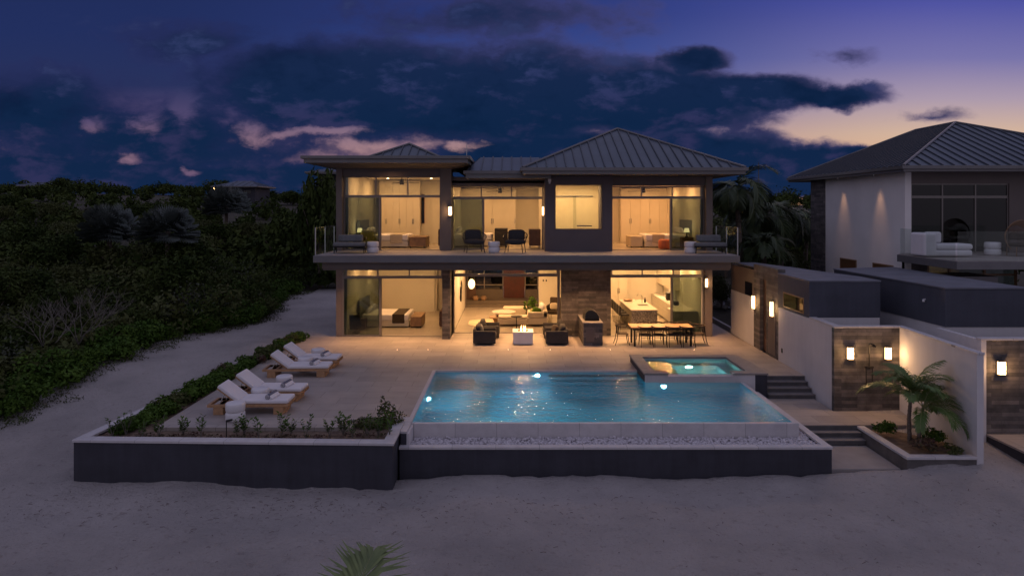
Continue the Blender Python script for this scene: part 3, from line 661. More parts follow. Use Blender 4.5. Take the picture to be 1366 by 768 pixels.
zt3 = ZA(248.5,YU); zm3 = ZA(264,YU)
glazing(villa, vo, 4.19, 8.19, zm3+.02, zt3, YU, (XA(856,YU), XA(897,YU)), .05, name='transom_window')
glazing(villa, vo, XA(894,YU), 8.19, FZ, zm3+.02, YU, (), .055, name='sliding_door', pane='dglass')
vp('door_frame', box(XA(894,YU),XA(897.5,YU),YU+.08,YU+.15,FZ,zm3-.03).box(4.19,4.24,YU,YU+.1,FZ,zm3+.02).box(4.24,XA(894,YU),YU,YU+.08,zm3-.04,zm3+.02).box(4.24,XA(894,YU),YU-.02,YU+.12,FZ,FZ+.02), 'frame')
# ---- facade, lower storey
zl, zt4 = ZA(370,YL), 2.98
glazing(villa, vo, -7.16, -2.94, zl+.02, zt4, YL, (XA(504,YL), XA(546,YL)), .05, name='transom_window')
glazing(villa, vo, -7.16, XA(508,YL), 0.004, zl+.02, YL, (), .07, name='sliding_door', pane='dglass')
vp('door_frame', box(XA(504.5,YL),XA(508.5,YL),YL+.08,YL+.15,.004,zl-.04).box(XA(508,YL),-2.94,YL,YL+.08,zl-.045,zl+.02).box(XA(508,YL),-2.94,YL-.02,YL+.065,.004,.022), 'frame')
vp('stone_column', box(-2.89,-2.56,28.27,29.7,0,3.02), 'stone')
YS = 29.66; zs = ZA(367.3,YS)
vp('door_frame', box(-2.56,-2.50,YS,YS+.1,0.004,2.97).box(1.97,2.08,YS,YS+.1,.004,2.97).box(-2.50,1.97,YS,YS+.09,zs-.05,zs+.05).box(-2.50,1.97,YS-.03,YS+.055,.004,.02), 'frame')
glazing(villa, vo, -2.50, 1.97, zs+.05, 2.97, YS+.005, (XA(621,YS),), .03, name='transom_window')
vp('stone_wall', box(2.09,4.2,29.0,29.3,0,3.02), 'stone')
YK = 28.92; zk = ZA(368.7,YK)
glazing(villa, vo, 4.20, 8.14, zk+.03, zt4, YK, (XA(857,YK), XA(898,YK)), .05, name='transom_window')
glazing(villa, vo, XA(895,YK), 8.14, .004, zk+.03, YK, (), .07, name='sliding_door', pane='dglass')
vp('door_frame', box(XA(895,YK),XA(898.5,YK),YK+.08,YK+.14,.004,zk-.04).box(4.20,XA(895,YK),YK,YK+.08,zk-.05,zk+.03).box(4.2,XA(895,YK),YK-.02,YK+.06,.004,.022), 'frame')
vp('threshold', box(-7.1,-2.94,28.80,28.87,-.1,.003).box(4.2,8.14,28.80,28.95,-.1,.003), 'concrete')
# ---- roofs
flat = MB().prism([(-8.24,27),(-1.75,27),(-1.75,38.5),(-8.24,38.5)], 7.42, 7.46); vp('flat_roof', flat, 'roof')
fa = MB()
for (a,b,c,d,z0,z1) in ((-8.24,-1.75,27,27.12,7.20,7.42),(-8.24,-8.12,27.12,38.5,7.20,7.42),(-1.87,-1.75,27.12,38.5,7.20,7.42),(-8.34,-1.65,26.9,27,7.36,7.48),(-8.34,-8.24,27,38.5,7.36,7.48),(-1.75,-1.65,27,38.5,7.36,7.48)): fa.box(a,b,c,d,z0,z1)
vp('fascia', fa, 'fascia', .008)
sf = MB().add([(-8.1,27.14,7.22),(-1.9,27.14,7.22),(-2.5,28.8,7.08),(-7.42,28.8,7.08),(-7.42,37.4,7.08),(-8.1,38,7.22),(-1.9,38,7.22),(-2.5,37.4,7.08)], [(0,1,2,3),(0,3,4,5),(1,6,7,2)])
vp('soffit', sf, 'soffit')
hip_roof(villa, vo, -7.0,-2.92,31.0,35.0,7.56,((-4.96,33.0),(-4.96,33.0)),8.50,.4,.12,'lantern_roof')
hip_roof(villa, vo, -1.9,1.6,28.0,37.5,6.93,((-1.4,30.6),(1.2,30.6)),7.68,.42,.30,'low_roof', ridge_caps=False)
hip_roof(villa, vo, .42,9.24,27.0,36.0,7.0,((4.85,31.4),(4.85,31.5)),9.04,.385,.25,'hip_roof')
for (x,y,z,h) in ((-1.85,27.9,7.48,.55),(XA(1012,29),33,0,0)):
    if h: vp('lightning_rod', MB().tube([(x,y,z),(x,y,z+h)], .012, 6), 'steel')
# railings
for (x,lab) in ((-7.49,''),(8.60,'')):
    rl = vp('glass_railing', MB().box(x-.006,x+.006,26.05,27.35,FZ,FZ+1.02).box(x-.006,x+.006,27.40,28.75,FZ,FZ+1.02), 'rail')
    vp('rail_post', MB().box(x-.02,x+.02,26.02,26.05,FZ,FZ+1.03).box(x-.02,x+.02,27.36,27.39,FZ,FZ+1.03).box(x-.02,x+.02,28.75,28.78,FZ,FZ+1.03).box(x-.018,x+.018,26.02,28.78,FZ+1.03,FZ+1.05), 'steel', parent=rl)
    for q in rl.children: q.data.transform(Matrix.Translation((0,0,0)))
# gutter downpipe + camera box on the bay
vp('security_camera', MB().box(1.50,1.62,28.3,28.4,6.50,6.62).cyl(1.56,28.33,6.42,6.5,.04), 'drum')
# entry: raised platform, glazed rear wall and red door
vp('entry_step', box(-2.55,1.5,37.35,37.75,0,.15).box(-2.55,1.5,37.75,40.2,0,.30), mat('entry_step_stone', (.15,.12,.10), .5, var=.1))
YE = 38.9
glazing(villa, vo, -2.55, XA(671.5,YE), .30, 2.95, YE, (XA(646,YE),), .05, hbars=(1.05,2.45), pane='darkglass', name='window')
glazing(villa, vo, XA(700,YE), 1.5, .30, 2.95, YE, (), .05, hbars=(1.05,2.45), pane='darkglass', name='window')
vp('low_wall', box(-2.5,XA(671,YE),YE-.03,YE+.12,.3,.80), 'soffit'); vp('low_wall', box(XA(700.5,YE),1.5,YE-.03,YE+.12,.3,.80), 'soffit')
dr = vp('front_door', box(XA(672,YE),XA(699.5,YE),YE,YE+.08,.30,2.95), 'door', .005)
MB().box(XA(674,YE),XA(674,YE)+.035,YE-.07,YE-.04,1.9,2.5).build('handle', M['steel'], dr, vo)
# ---- room lights
WARM = (1,.53,.20); AMB = (1,.48,.17)
def dl(nm_, xs_, ys_, z, w, col=WARM):
    for x in xs_:
        for y in ys_:
            vp('downlight', MB().cyl(x,y,z-.012,z-.001,.055,n=14), 'dlglow')
            area('room_light', (x,y,z-.03), w*1.18*(.82+.36*((x*7.3+y*3.1)%1)), col, .12)
dl('a', (-6.1,-4.1), (30.6,33.6), 2.95, 27)
dl('b', (-1.5,.8), (31.0,33.2,35.2), 2.95, 54)
dl('c', (4.6,6.4,7.5), (30.3,32.6,34.6), 2.95, 33, WARM)
dl('d', (-6.0,-3.9), (30.4,33.0), 6.85, 27)
dl('e', (-1.6,.4), (30.8,33.8), 6.48, 31)
dl('f', (5.1,7.2), (30.6,33.8), 6.48, 46, AMB)
dl('g', (2.2,3.4), (30.3,), 6.48, 40, (1,.54,.21))
for x in (-6.4,-4.4,-1.7,0,1.6,3.2,5.2,7.4):                    # soffit downlights over the terrace
    vp('downlight', MB().cyl(x,27.6,3.008,3.019,.05,n=14), 'dlglow'); area('soffit_light', (x,27.6,3.0), 34 if x < -2 else 44, (1,.50,.20), .10, spread=112)
for x in (-5.1,):
    area('soffit_light', (x,28.2,7.0), 4, (1,.5,.25), .1)
# ---- wardrobes / cabinets
def wardrobe(x0, x1, y, z0, z1, n, label, cat='wardrobe', m='cab', handle=True, dep=.5):
    o_ = ((x0+x1)/2, y, z0); r_ = empty('wardrobe', o_, 0, label, cat)
    box(x0,x1,y+.03,y+dep,z0,z1).build('carcass', M[m], r_, o_)
    w = (x1-x0)/n
    for i in range(n):
        d_ = box(x0+i*w+.005,x0+(i+1)*w-.005,y,y+.028,z0+.06,z1-.01).build('door', M[m], r_, o_)
        if handle: MB().box(x0+(i+.5)*w+(w*.42 if i%2==0 else -w*.42)-.008,x0+(i+.5)*w+(w*.42 if i%2==0 else -w*.42)+.008,y-.03,y-.001,z0+1.0,z0+1.25).build('handle', M['steel'], d_, o_)
wardrobe(XA(506,34.4), XA(560,34.4), 34.4, FZ, 6.80, 6, 'pale built-in wardrobe along the wall of the upper left bedroom')
wardrobe(XA(610,35.4), XA(688,35.4), 35.4, FZ, 6.44, 5, 'pale built-in wardrobe behind the two rope balcony armchairs')
wardrobe(XA(828,35.4), XA(893,35.4), 35.4, FZ, 6.44, 5, 'tall pale wardrobe in the upper right bedroom')
wardrobe(4.2, 6.0, 35.6, 0, 2.9, 4, 'tall pale kitchen cupboards against the rear kitchen wall', 'cupboard')
# ================================================================== OUTBUILDING on the right
ob = empty('outbuilding', (10.5,24.5,0), 0, 'long white and slate garden wing with stone gateway right of the pool', 'outbuilding'); oo = (10.5,24.5,0)
def op(name, mb, m, bev=0): return mb.build(name, M[m] if isinstance(m, str) else m, ob, oo, bev=bev)
op('white_wall', MB().box(9.47,9.65,20.12,24.28,-.7,1.90), 'white'); op('white_wall', MB().box(9.66,11.7,21.73,21.9,-.7,1.925), 'white'); op('white_wall', MB().box(9.49,9.65,26.76,29.6,0,1.90), 'white')
op('wall_coping', MB().box(9.445,9.675,19.955,21.72,1.90,1.955), 'coping', .006)
op('slate_volume', MB().prism([(9.46,21.73),(11.72,21.73),(11.72,23.0),(11.2,27.5),(9.66,27.5),(9.66,24.3),(9.46,24.3)], 1.93, 3.06), 'charcoal2')
op('flat_roof', MB().prism([(9.44,21.71),(11.74,21.71),(11.74,23.0),(10.3,29.0),(9.50,29.0),(9.50,24.3),(9.44,24.3)], 3.06, 3.11), mat('flat_roof_felt', (.15,.155,.19), .7, var=.15, vscale=1.5), .01)
op('stone_wall', MB().box(9.47,9.72,24.28,25.45,0,3.23).box(9.47,9.72,26.1,26.75,0,3.23).box(9.47,9.72,25.45,26.1,2.72,3.23).box(9.72,9.8,25.45,26.1,0,2.72), 'stone')
op('gate', MB().box(9.60,9.66,25.47,26.08,0,2.70), 'dwood'); op('gate_panel', MB().box(9.445,9.47,24.5,25.2,.1,1.6), 'trim'); op('brown_wall', box(9.50,9.66,26.76,29.6,1.905,3.0), 'trim'); op('window', box(9.485,9.499,27.0,27.8,1.92,2.45), 'darkglass')
wf = op('window', MB().box(9.44,9.47,22.12,22.17,1.98,2.50).box(9.44,9.47,23.75,23.8,1.98,2.5).box(9.44,9.47,22.17,23.75,1.98,2.02).box(9.44,9.47,22.17,23.75,2.46,2.50), 'wood')
MB().box(9.452,9.459,22.17,23.75,2.02,2.46).build('pane', M['darkglass'], wf, oo)
op('outlet', MB().box(9.45,9.469,23.9,23.98,.35,.5), 'black')
# shower wall and right white wall
sw = empty('shower_wall', (10.4,20,-.52), 0, 'stone-clad outdoor shower wall between two white walls', 'wall'); o_ = (10.4,20,-.52)
box(9.42,11.34,19.97,20.12,-.7,1.91).build('stone_face', M['stone'], sw, o_); box(9.40,11.325,19.95,20.14,1.91,1.962).build('coping', M['coping'], sw, o_, bev=.006)
rw = empty('garden_wall', (11.3,18,-.8), 0, 'tall white garden wall behind the potted palm, running toward the sand', 'wall'); o_ = (11.3,18,-.8)
MB().prism([(11.12,16.33),(11.28,16.33),(11.50,20.12),(11.342,20.12)],-1.4,1.90).build('wall', M['white'], rw, o_); MB().prism([(11.105,16.31),(11.295,16.31),(11.515,20.14),(11.327,20.14)],1.90,1.955).build('coping', M['coping'], rw, o_, bev=.006)
# neighbour's annex (box B)
nb = empty('annex', (14,22,0), 0, 'flat-roofed slate annex on a white base, right of the stone gateway', 'outbuilding'); o_ = (14,22,0)
MB().prism([(12.69,20.0),(15.05,20.0),(15.05,27.0),(12.40,26.3)], 1.93, 3.04).build('slate_volume', M['charcoal2'], nb, o_)
MB().prism([(12.66,19.97),(15.08,19.97),(15.08,27.03),(12.37,26.3)], 3.04, 3.09).build('flat_roof', bpy.data.materials['flat_roof_felt'], nb, o_, bev=.01)
MB().prism([(12.71,20.02),(17.0,20.02),(17,26.9),(12.42,26.3)], -.9, 1.93).build('white_base', M['white'], nb, o_)
MB().tube([(12.75,20.9,2.6),(12.6,20.9,2.62)], .025, 8).cyl(12.6,20.9,2.55,2.62,.04).build('security_camera', M['drum'], nb, o_)
w2 = empty('stone_garden_wall', (13.8,18.1,-.56), 0, 'stone-clad garden wall with white edge at the right frame side', 'wall'); o_ = (13.8,18.1,-.56)
box(12.56,17,18.1,18.25,-1.2,1.91).build('stone_face', M['stone'], w2, o_); box(12.42,12.558,18.08,20.0,-1.4,1.91).build('white_edge', M['white'], w2, o_); box(12.40,17,18.06,18.27,1.91,1.965).build('coping', M['coping'], w2, o_, bev=.006)
pf_ = empty('stone_platform', (14,17,-1), 0, 'dark raised platform with steps at the foot of the right stone wall', 'platform'); o_ = (14,17,-1)
MB().prism([(12.6,18.08),(12.62,16.3),(17,16.3),(17,18.08)], -1.4, -.62).build('wall', M['charcoal'], pf_, o_)
MB().prism([(12.57,18.08),(12.59,16.28),(17,16.28),(17,18.08)], -.62, -.57).build('top', M['paving'], pf_, o_)
MB().box(13.3,17,15.9,16.27,-1.3,-.72).build('step', M['step'], pf_, o_)
# right planter
rp_ = empty('planter_wall', (10.2,17,-.9), 0, 'low stone planter with white coping holding the small palm', 'planter'); o_ = (10.2,17,-.9)
MB().box(9.46,11.115,16.34,16.49,-1.3,-.60).box(9.46,9.61,16.49,18.67,-1.3,-.60).build('wall', mat('dark_planter_stone', (.115,.105,.105), .7, var=.25, vscale=4, bump=.3), rp_, o_)
MB().box(9.43,11.11,16.31,16.51,-.60,-.535).box(9.43,9.63,16.51,18.67,-.60,-.535).build('coping', M['coping'], rp_, o_, bev=.008)
tag(MB().prism([(9.60,16.48),(11.115,16.48),(11.24,18.67),(9.60,18.67)],-1.2,-.64).build('planter_soil', M['soil']), kind='structure')
tag(box(9.68,9.80,28.9,36,-.1,.12).build('kerb', M['coping']), kind='structure')
# ================================================================== NEIGHBOUR HOUSE
no = (20,30,0)
nh = empty('neighbour_house', no, 0, 'white and dark neighbouring house with seamed hip roof at the right edge', 'house')
def npart(name, mb, m, bev=0): return mb.build(name, M[m] if isinstance(m, str) else m, nh, no, bev=bev)
WB = mat('bright_white_render', (.82,.79,.79), .85, var=.05, vscale=1.1, bump=.15, bscale=50)
npart('side_wall', MB().box(15.7,15.9,27.45,34.2,0,6.85), WB)
npart('corner_post', MB().box(15.7,15.95,27.28,27.448,0,6.85), WB)
npart('stone_pilaster', MB().box(15.66,16.0,34.2,35.8,0,6.85), 'stone')
npart('rear_wall', box(16.0,26.5,36.0,36.2,0,6.85), 'white')
npart('header_wall', MB().box(15.95,27,27.4,27.6,6.40,6.85).box(15.95,16.02,27.4,27.6,3.62,6.4), 'trim')
npart('wall', MB().box(19.95,27,27.4,27.6,3.62,6.40), 'trim')
glazing(nh, no, 16.02, 19.95, 5.86, 6.40, 27.45, (17.3,18.63), .05, pane='darkglass', name='transom_window')
glazing(nh, no, 16.02, 19.95, 3.62, 5.86, 27.45, (17.3,18.63), .05, pane='darkglass', name='sliding_door')
npart('interior_wall', MB().box(15.95,27,32,32.2,3.6,6.85), 'charcoal')
npart('balcony', MB().prism([(15.05,23.1),(28,23.1),(28,27.4),(15.72,27.4),(15.05,26.7)], 3.33, 3.60), 'fascia', .01)
npart('balcony_floor', MB().prism([(15.1,23.15),(28,23.15),(28,27.38),(15.72,27.38),(15.1,26.68)], 3.60, 3.62), 'paving')
npart('lower_canopy', MB().box(15.1,17.3,24.3,25.9,2.75,2.98), 'fascia', .01)
npart('ground_wall', MB().box(15.7,16.6,27.3,27.5,0,3.33).box(20.2,28,26.6,26.9,0,3.33), 'stone')
glazing(nh, no, 16.6, 20.2, 0, 3.33, 27.3, (17.5,18.9), .08, hbars=(2.75,), pane='dglass', name='window', fm='wood')
npart('ground_interior', MB().box(16.5,20.3,31,31.2,0,3.33), 'iwall')
npart('interior_floor', MB().box(15.9,27,27.6,36,3.5,3.61), 'ifloor'); npart('interior_ceiling', MB().box(15.9,27,27.6,36,6.86,6.9), 'iceil')
area('room_light', (18.4,29.5,3.2), 18, AMB, .3)
for (ya, yb) in ((31.1,32.65),(28.1,29.7)):
    wn_ = npart('window', MB().box(15.67,15.71,ya,yb,2.2,2.25).box(15.67,15.71,ya,yb,3.0,3.05).box(15.67,15.71,ya,ya+.05,2.25,3.0).box(15.67,15.71,yb-.05,yb,2.25,3.0), 'wood')
    MB().box(15.688,15.698,ya+.05,yb-.05,2.25,3.0).build('pane', mat('warm_dark_pane', (.16,.08,.04), .25), wn_, no)
hip_roof(nh, no, 15.2,27,26.5,37.6,7.05,((20.85,32.1),(20.85,35.3)),9.42,.44,.22)
for yl in (29.1,32.3):
    npart('downlight', MB().cyl(15.42,yl,6.78,6.84,.05,n=12), 'steel')
    s_ = bpy.data.lights.new('wall_washer', 'SPOT'); s_.energy = 70; s_.color = (1,.52,.26); s_.spot_size = R(44); s_.spot_blend = 1.0; s_.shadow_soft_size = .10
    q = bpy.data.objects.new('wall_washer', s_); COL.objects.link(q); q.location = (15.36,yl,6.77); q.rotation_euler = (0, R(-8), 0)
rl = npart('glass_railing', MB().box(15.12,15.132,23.3,26.6,3.62,4.62).box(15.14,17.2,23.2,23.212,3.62,4.62).box(17.22,19.4,23.2,23.212,3.62,4.62).box(19.42,22,23.2,23.212,3.62,4.62), 'rail')
# ================================================================== VEGETATION
def leafcloud(lumps, n, s0, s1, g, shell=.55, up=.35):
    """n leaf quads spread through the shells of ellipsoid lumps (cx,cy,cz,rx,ry,rz)"""
    L = np.array(lumps, float); vol = L[:,3]*L[:,4]*L[:,5]; idx = g.choice(len(L), n, p=(vol**.7)/(vol**.7).sum()); B = L[idx]
    d = g.normal(size=(n,3)); d /= np.linalg.norm(d, axis=1)[:,None]; r = (shell+(1-shell)*g.random(n))**.7*(1+.12*g.normal(size=n))
    c = B[:,:3]+d*B[:,3:]*r[:,None]
    nrm = d*.7+g.normal(size=(n,3))*.6; nrm[:,2] += up; nrm /= np.linalg.norm(nrm, axis=1)[:,None]
    t = np.cross(nrm, g.normal(size=(n,3))); t /= np.linalg.norm(t, axis=1)[:,None]; b = np.cross(nrm, t)
    s = g.uniform(s0, s1, n)[:,None]
    V = np.stack([c-t*s, c-b*s*.45+nrm*s*.1, c+t*s, c+b*s*.45+nrm*s*.1], 1)
    return V.reshape(-1,3)
def quads(V): return np.arange(len(V)).reshape(-1,4)
g = np.random.default_rng(11)
def lumps_for(w, h, n, g):
    out = []
    for _ in range(n):
        a = g.uniform(0, 6.28); r = w*math.sqrt(g.random())*.62; s = g.uniform(.32, .55)
        out.append((math.cos(a)*r, math.sin(a)*r, h*g.uniform(.3, .78), w*s, w*s, h*g.uniform(.22, .38)))
    return out
# ---- one mass of coastal scrub covering the slope
def scrub(n, gen, leafn, s0, s1, hh, seed):
    g = np.random.default_rng(seed); out = []
    for _ in range(n):
        x, y = gen(g); z = float(ground_z(x, y)); h = hh(g, x, y); w = h*g.uniform(.6, 1.1)
        k = leafcloud([(x+a, y+b, z+c, d, e, f) for a,b,c,d,e,f in lumps_for(w, h, 5, g)], leafn, s0, s1, g)
        out.append(k)
    return np.concatenate(out)
def g1(g):
    while True:
        y = 14+g.random()**1.1*46; x = veg_edge_x(min(y,45))-.9-g.random()**1.2*(22+y*.55)
        if y > 11 and abs(x)/y < 1.0: return x, y
def g2(g):
    y = 46+g.random()**1.4*120; x = g.uniform(-.95, .15)*y
    return x, y
def g3(g):
    y = 38+g.random()**1.3*100; x = g.uniform(.30, .62)*y if g.random() < .75 else g.uniform(.62, 1.0)*y+4
    return (x, y) if not (15 < x < 30 and y < 46) and not (8.0 < x < 15.5 and y < 47) else (x, y+18)
hA = lambda g, x, y: g.uniform(.55, 1.0)*(1+1.3*g.random()**2)*(1+.3*(y > 30))
hB = lambda g, x, y: g.uniform(1.2, 3.0)
A1 = scrub(390, g1, 330, .06, .13, hA, 21); A4 = scrub(110, g1, 300, .10, .20, lambda g,x,y: g.uniform(.9, 2.1), 27); A5 = scrub(70, g1, 420, .04, .09, lambda g,x,y: g.uniform(.8, 2.4), 28)
tag(mobj('scrub', fast_mesh('scrub', A4, quads(A4), M['olive'])), kind='stuff'); tag(mobj('scrub', fast_mesh('scrub', A5, quads(A5), mat('greyish_leaves', (.055,.062,.045), .8, var=.4, vscale=1, col2=(.10,.11,.085), spec=.1))), kind='stuff')
A2 = scrub(620, g2, 170, .20, .42, hB, 22)
A3 = scrub(230, g3, 200, .16, .36, lambda g,x,y: g.uniform(1.6, 4.2), 23)
tag(mobj('scrub', fast_mesh('scrub', A1, quads(A1), M['scrub'])), kind='stuff')
tag(mobj('scrub', fast_mesh('scrub', A2, quads(A2), M['scrub'])), kind='stuff')
tag(mobj('scrub', fast_mesh('scrub', A3, quads(A3), M['scrub'])), kind='stuff')
# ---- individual bushes at the sand edge
gb = np.random.default_rng(31); bm_ = []
for i in range(5):
    V = leafcloud(lumps_for(1.0, 1.15, 9, gb), 1700, .05, .10, gb); bm_.append(fast_mesh('bush', V, quads(V), M['leaf' if i != 3 else 'olive']))
k = 0
for y in np.arange(15.5, 44, .95):
    for q in range(2):
        x = float(veg_edge_x(y))-.55-q*1.25+gb.uniform(-.3,.3); yy_ = y+gb.uniform(-.4,.4)
        o = mobj('bush', bm_[int(gb.integers(5))], None, (x, yy_, float(ground_z(x, yy_))-.1))
        s = gb.uniform(.65,1.15); o.scale = (s*gb.uniform(.9,1.3), s, s*gb.uniform(.7,1.15)); o.rotation_euler = (0,0,gb.uniform(0,6.28))
        tag(o, 'one of the dark green bushes bordering the pale sand strip on the left', 'bush', 'bushes bordering the sand'); k += 1
gd = np.random.default_rng(77); L_ = []
for y in np.arange(13.5, 44, .55):
    for _ in range(2):
        x = float(veg_edge_x(y))+gd.uniform(-.4,1.1)*(gd.random()**1.5); s = gd.uniform(.12,.38); L_.append((x, y, float(ground_z(x,y))+s*.2, s*1.4, s, s*.35))
V = leafcloud(L_, 9000, .02, .05, gd)
tag(mobj('beach_creeper', fast_mesh('beach_creeper', V, quads(V), mat('creeper_leaves', (.06,.05,.03), .85, var=.5, vscale=1.5, col2=(.07,.10,.03), spec=.1))), kind='stuff')
# ---- rounded trees in the scrub and on the skyline
def tree_proto(name, w, h, hb, leafm, n, s0, s1, seed, label, nl=14):
    g = np.random.default_rng(seed); r_ = empty(name, (0,0,0), 0, label, 'tree')
    tr = MB(); tr.tube([(0,0,-.3),(.05*w,0,h*.3),(0,.04*w,h*.62)], .07*w*.9, 8, .035*w)
    for _ in range(7):
        a = g.uniform(0,6.28); e = (math.cos(a)*w*.6, math.sin(a)*w*.6, h*g.uniform(.5,.82)); tr.tube([(0,0,h*g.uniform(.15,.35)), (e[0]*.4,e[1]*.4,e[2]*.6), e], .03*w, 6, .008*w)
    tr.build('trunk', M['bark'], r_)
    L_ = [(a,b,hb+(c/h)*(h-hb),d*.8,e*.8,f*.8) for a,b,c,d,e,f in lumps_for(w, h, nl, g)]
    V = leafcloud(L_, n, s0, s1, g); mobj('crown', fast_mesh('crown', V, quads(V), M[leafm]), r_); return r_
gt = np.random.default_rng(41)
tp = [tree_proto('scrub_tree', 1.9, 3.4, .8, 'scrub', 2600, .08, .17, 1, ''), tree_proto('scrub_tree', 2.4, 3.0, .7, 'olive', 3000, .08, .16, 2, '')]
pos = []
while len(pos) < 34:
    y = 26+gt.random()*60; x = -gt.uniform(.36, .85)*y
    if x < veg_edge_x(min(y,45))-3: pos.append((x, y, float(ground_z(x,y)), gt.uniform(0,6.28), gt.uniform(.6,1.05)))
for i, (x,y,z,r_,s) in enumerate(pos):
    o = tp[i%2] if i < 2 else copy_tree(tp[i%2]); o.location = (x,y,z); o.rotation_euler = (0,0,r_); o.scale = (s,)*3
    tag(o, 'one of the dark rounded trees standing in the left hillside scrub', 'tree', 'trees in the hillside scrub')
hp = tree_proto('skyline_tree', 3.4, 5.0, 1.0, 'scrub', 2600, .14, .3, 5, '')
for i in range(30):
    y = gt.uniform(120, 160); x = (-.76+i*.047+gt.uniform(-.02,.02))*y
    if i > 18: x = (.30+(i-19)*.026)*y
    o = hp if i == 0 else copy_tree(hp); o.location = (x,y,float(ground_z(x,y))-.5); s = gt.uniform(.55,.95); o.scale = (s*1.3,s*1.3,s*gt.uniform(.6,1.0)); o.rotation_euler = (0,0,gt.uniform(0,6.28))
    tag(o, 'one of the small dark trees forming the skyline on the far hill', 'tree', 'trees on the skyline')
o = copy_tree(hp); o.location = (-12.9,46,-.3); o.scale = (.62,.62,1.7); tag(o, 'dark tree just left of the villa corner, hiding the house behind', 'tree', 'trees beside the villa')
o = copy_tree(hp); o.location = (-15.8,48,-.3); o.scale = (.8,.8,1.05); tag(o, 'second dark tree left of the villa corner', 'tree', 'trees beside the villa')
# a few greener trees right of the villa
gp = tree_proto('leafy_tree', 1.8, 3.2, .6, 'olive', 3200, .07, .15, 8, '')
lab = ['leafy tree behind the stone gateway, right of the villa', 'leafy tree beside the neighbouring stone pilaster', 'low leafy tree between villa and outbuilding, near the road',
       'tall dark leafy tree behind the palms, nearest the villa corner', 'dark leafy tree behind the palms near the neighbouring roof']
for i,(px,y,s) in enumerate([(1035,36,.75),(1062,40,.95),(962,37,.55),(968,52,1.35),(1055,55,1.3)]):
    o = gp if i == 0 else copy_tree(gp); x = XA(px,y); o.location = (x,y,float(ground_z(x,y))); o.scale = (s,)*3; tag(o, lab[i])
# ---- palms
def frond_into(V, Fq, ST, p0, az, el, length, droop, g, nl=46, lw=.035, ll=.5, curl=.0):
    """feather frond: leaflet quads into V/Fq, stem points into ST"""
    pts = []; p = np.array(p0, float); a = el; n = 14; st = length/n
    for k in range(n+1):
        pts.append(p.copy()); d = np.array([math.cos(az)*math.cos(a), math.sin(az)*math.cos(a), math.sin(a)]); p = p+d*st; a -= droop/n*(1+k/n*1.2)
    ST.append([tuple(q) for q in pts]); pts = np.array(pts)
    side = np.array([-math.sin(az), math.cos(az), 0])
    for i in range(nl):
        t = .14+.86*i/(nl-1); f = t*n; k = min(int(f), n-1); q = pts[k]+(pts[k+1]-pts[k])*(f-k); d = pts[k+1]-pts[k]; d = d/np.linalg.norm(d)
        upv = np.cross(side, d); upv = -upv if upv[2] < 0 and abs(el) < 1.3 else upv
        L_ = length*ll*(math.sin(math.pi*min(1, .12+t*.88))**.6*.75+.18)*g.uniform(.9,1.08)
        for sg in (-1, 1):
            dirn = side*sg*(.95-.45*t)+d*(.45+.55*t)+upv*g.uniform(.05,.32); dirn /= np.linalg.norm(dirn)
            wv = np.cross(dirn, upv); wv /= np.linalg.norm(wv)+1e-9; wv = wv*lw
            m1 = q+dirn*L_*.45; e = q+dirn*L_*.98+np.array([0,0,-L_*(.18+.2*g.random())])
            b = len(V); V += [q-wv*.4, q+wv*.4, m1+wv, m1-wv, e-wv*.12, e+wv*.12]
            Fq += [(b,b+1,b+2,b+3), (b+3,b+2,b+5,b+4)]
def palm(name, loc, trunk, fronds, m, label, cat='palm tree', tr=.07, seed=1, lw=.03, ll=.42, nl=44, group=None):
    """trunk: local point list; fronds: list of (az,el,len,droop) in radians"""
    g = np.random.default_rng(seed); r_ = empty(name, loc, 0, label, cat, group)
    tb = MB(); n = len(trunk)
    pts = [Vector(p) for p in trunk]; prof = []
    for k in range(n-1):
        for j in range(6): prof.append(pts[k].lerp(pts[k+1], j/6))
    prof.append(pts[-1]); tb.tube(prof, tr, 10, tr*.7)
    for k in range(0, len(prof)-1, 1): tb.tube([prof[k], prof[k]+(prof[k+1]-prof[k])*.25], tr*1.12*(1-.3*k/len(prof)), 10)
    tb.build('trunk', M['bark'], r_, smooth=True)
    for (az, el, ln, dr_) in fronds:
        V, Fq, ST = [], [], []
        frond_into(V, Fq, ST, trunk[-1], az, el, ln, dr_, g, nl, lw, ll)
        f = mobj('frond', fast_mesh('frond', np.array(V), np.array(Fq), M[m]), r_)
        s = MB(); s.tube(ST[0], .016*ln/1.6+.004, 6, .004); s.build('stem', M['rach'], f)
    return r_
def ring(n, seed, L0, L1, e0=.2, e1=1.1, d0=1.1, d1=1.9):
    q = random.Random(seed); return [(i*6.283/n+q.uniform(-.2,.2), q.uniform(e0,e1), q.uniform(L0,L1), q.uniform(d0,d1)) for i in range(n)]
zb = -.64
x1, y1 = XA(1214,17.6), 17.6; x2, y2 = XA(1224,17.3), 17.3
palm('palm_tree', (x1,y1,zb), [(0,0,-.1),(-.03,0,.6),(.02,0,1.25)], ring(14, 3, 1.0, 1.35, .45, 1.35, .6, 1.2), 'frond', 'left young palm in the stone planter, upright bright green fronds', tr=.055, seed=3, lw=.013, ll=.34, nl=44)
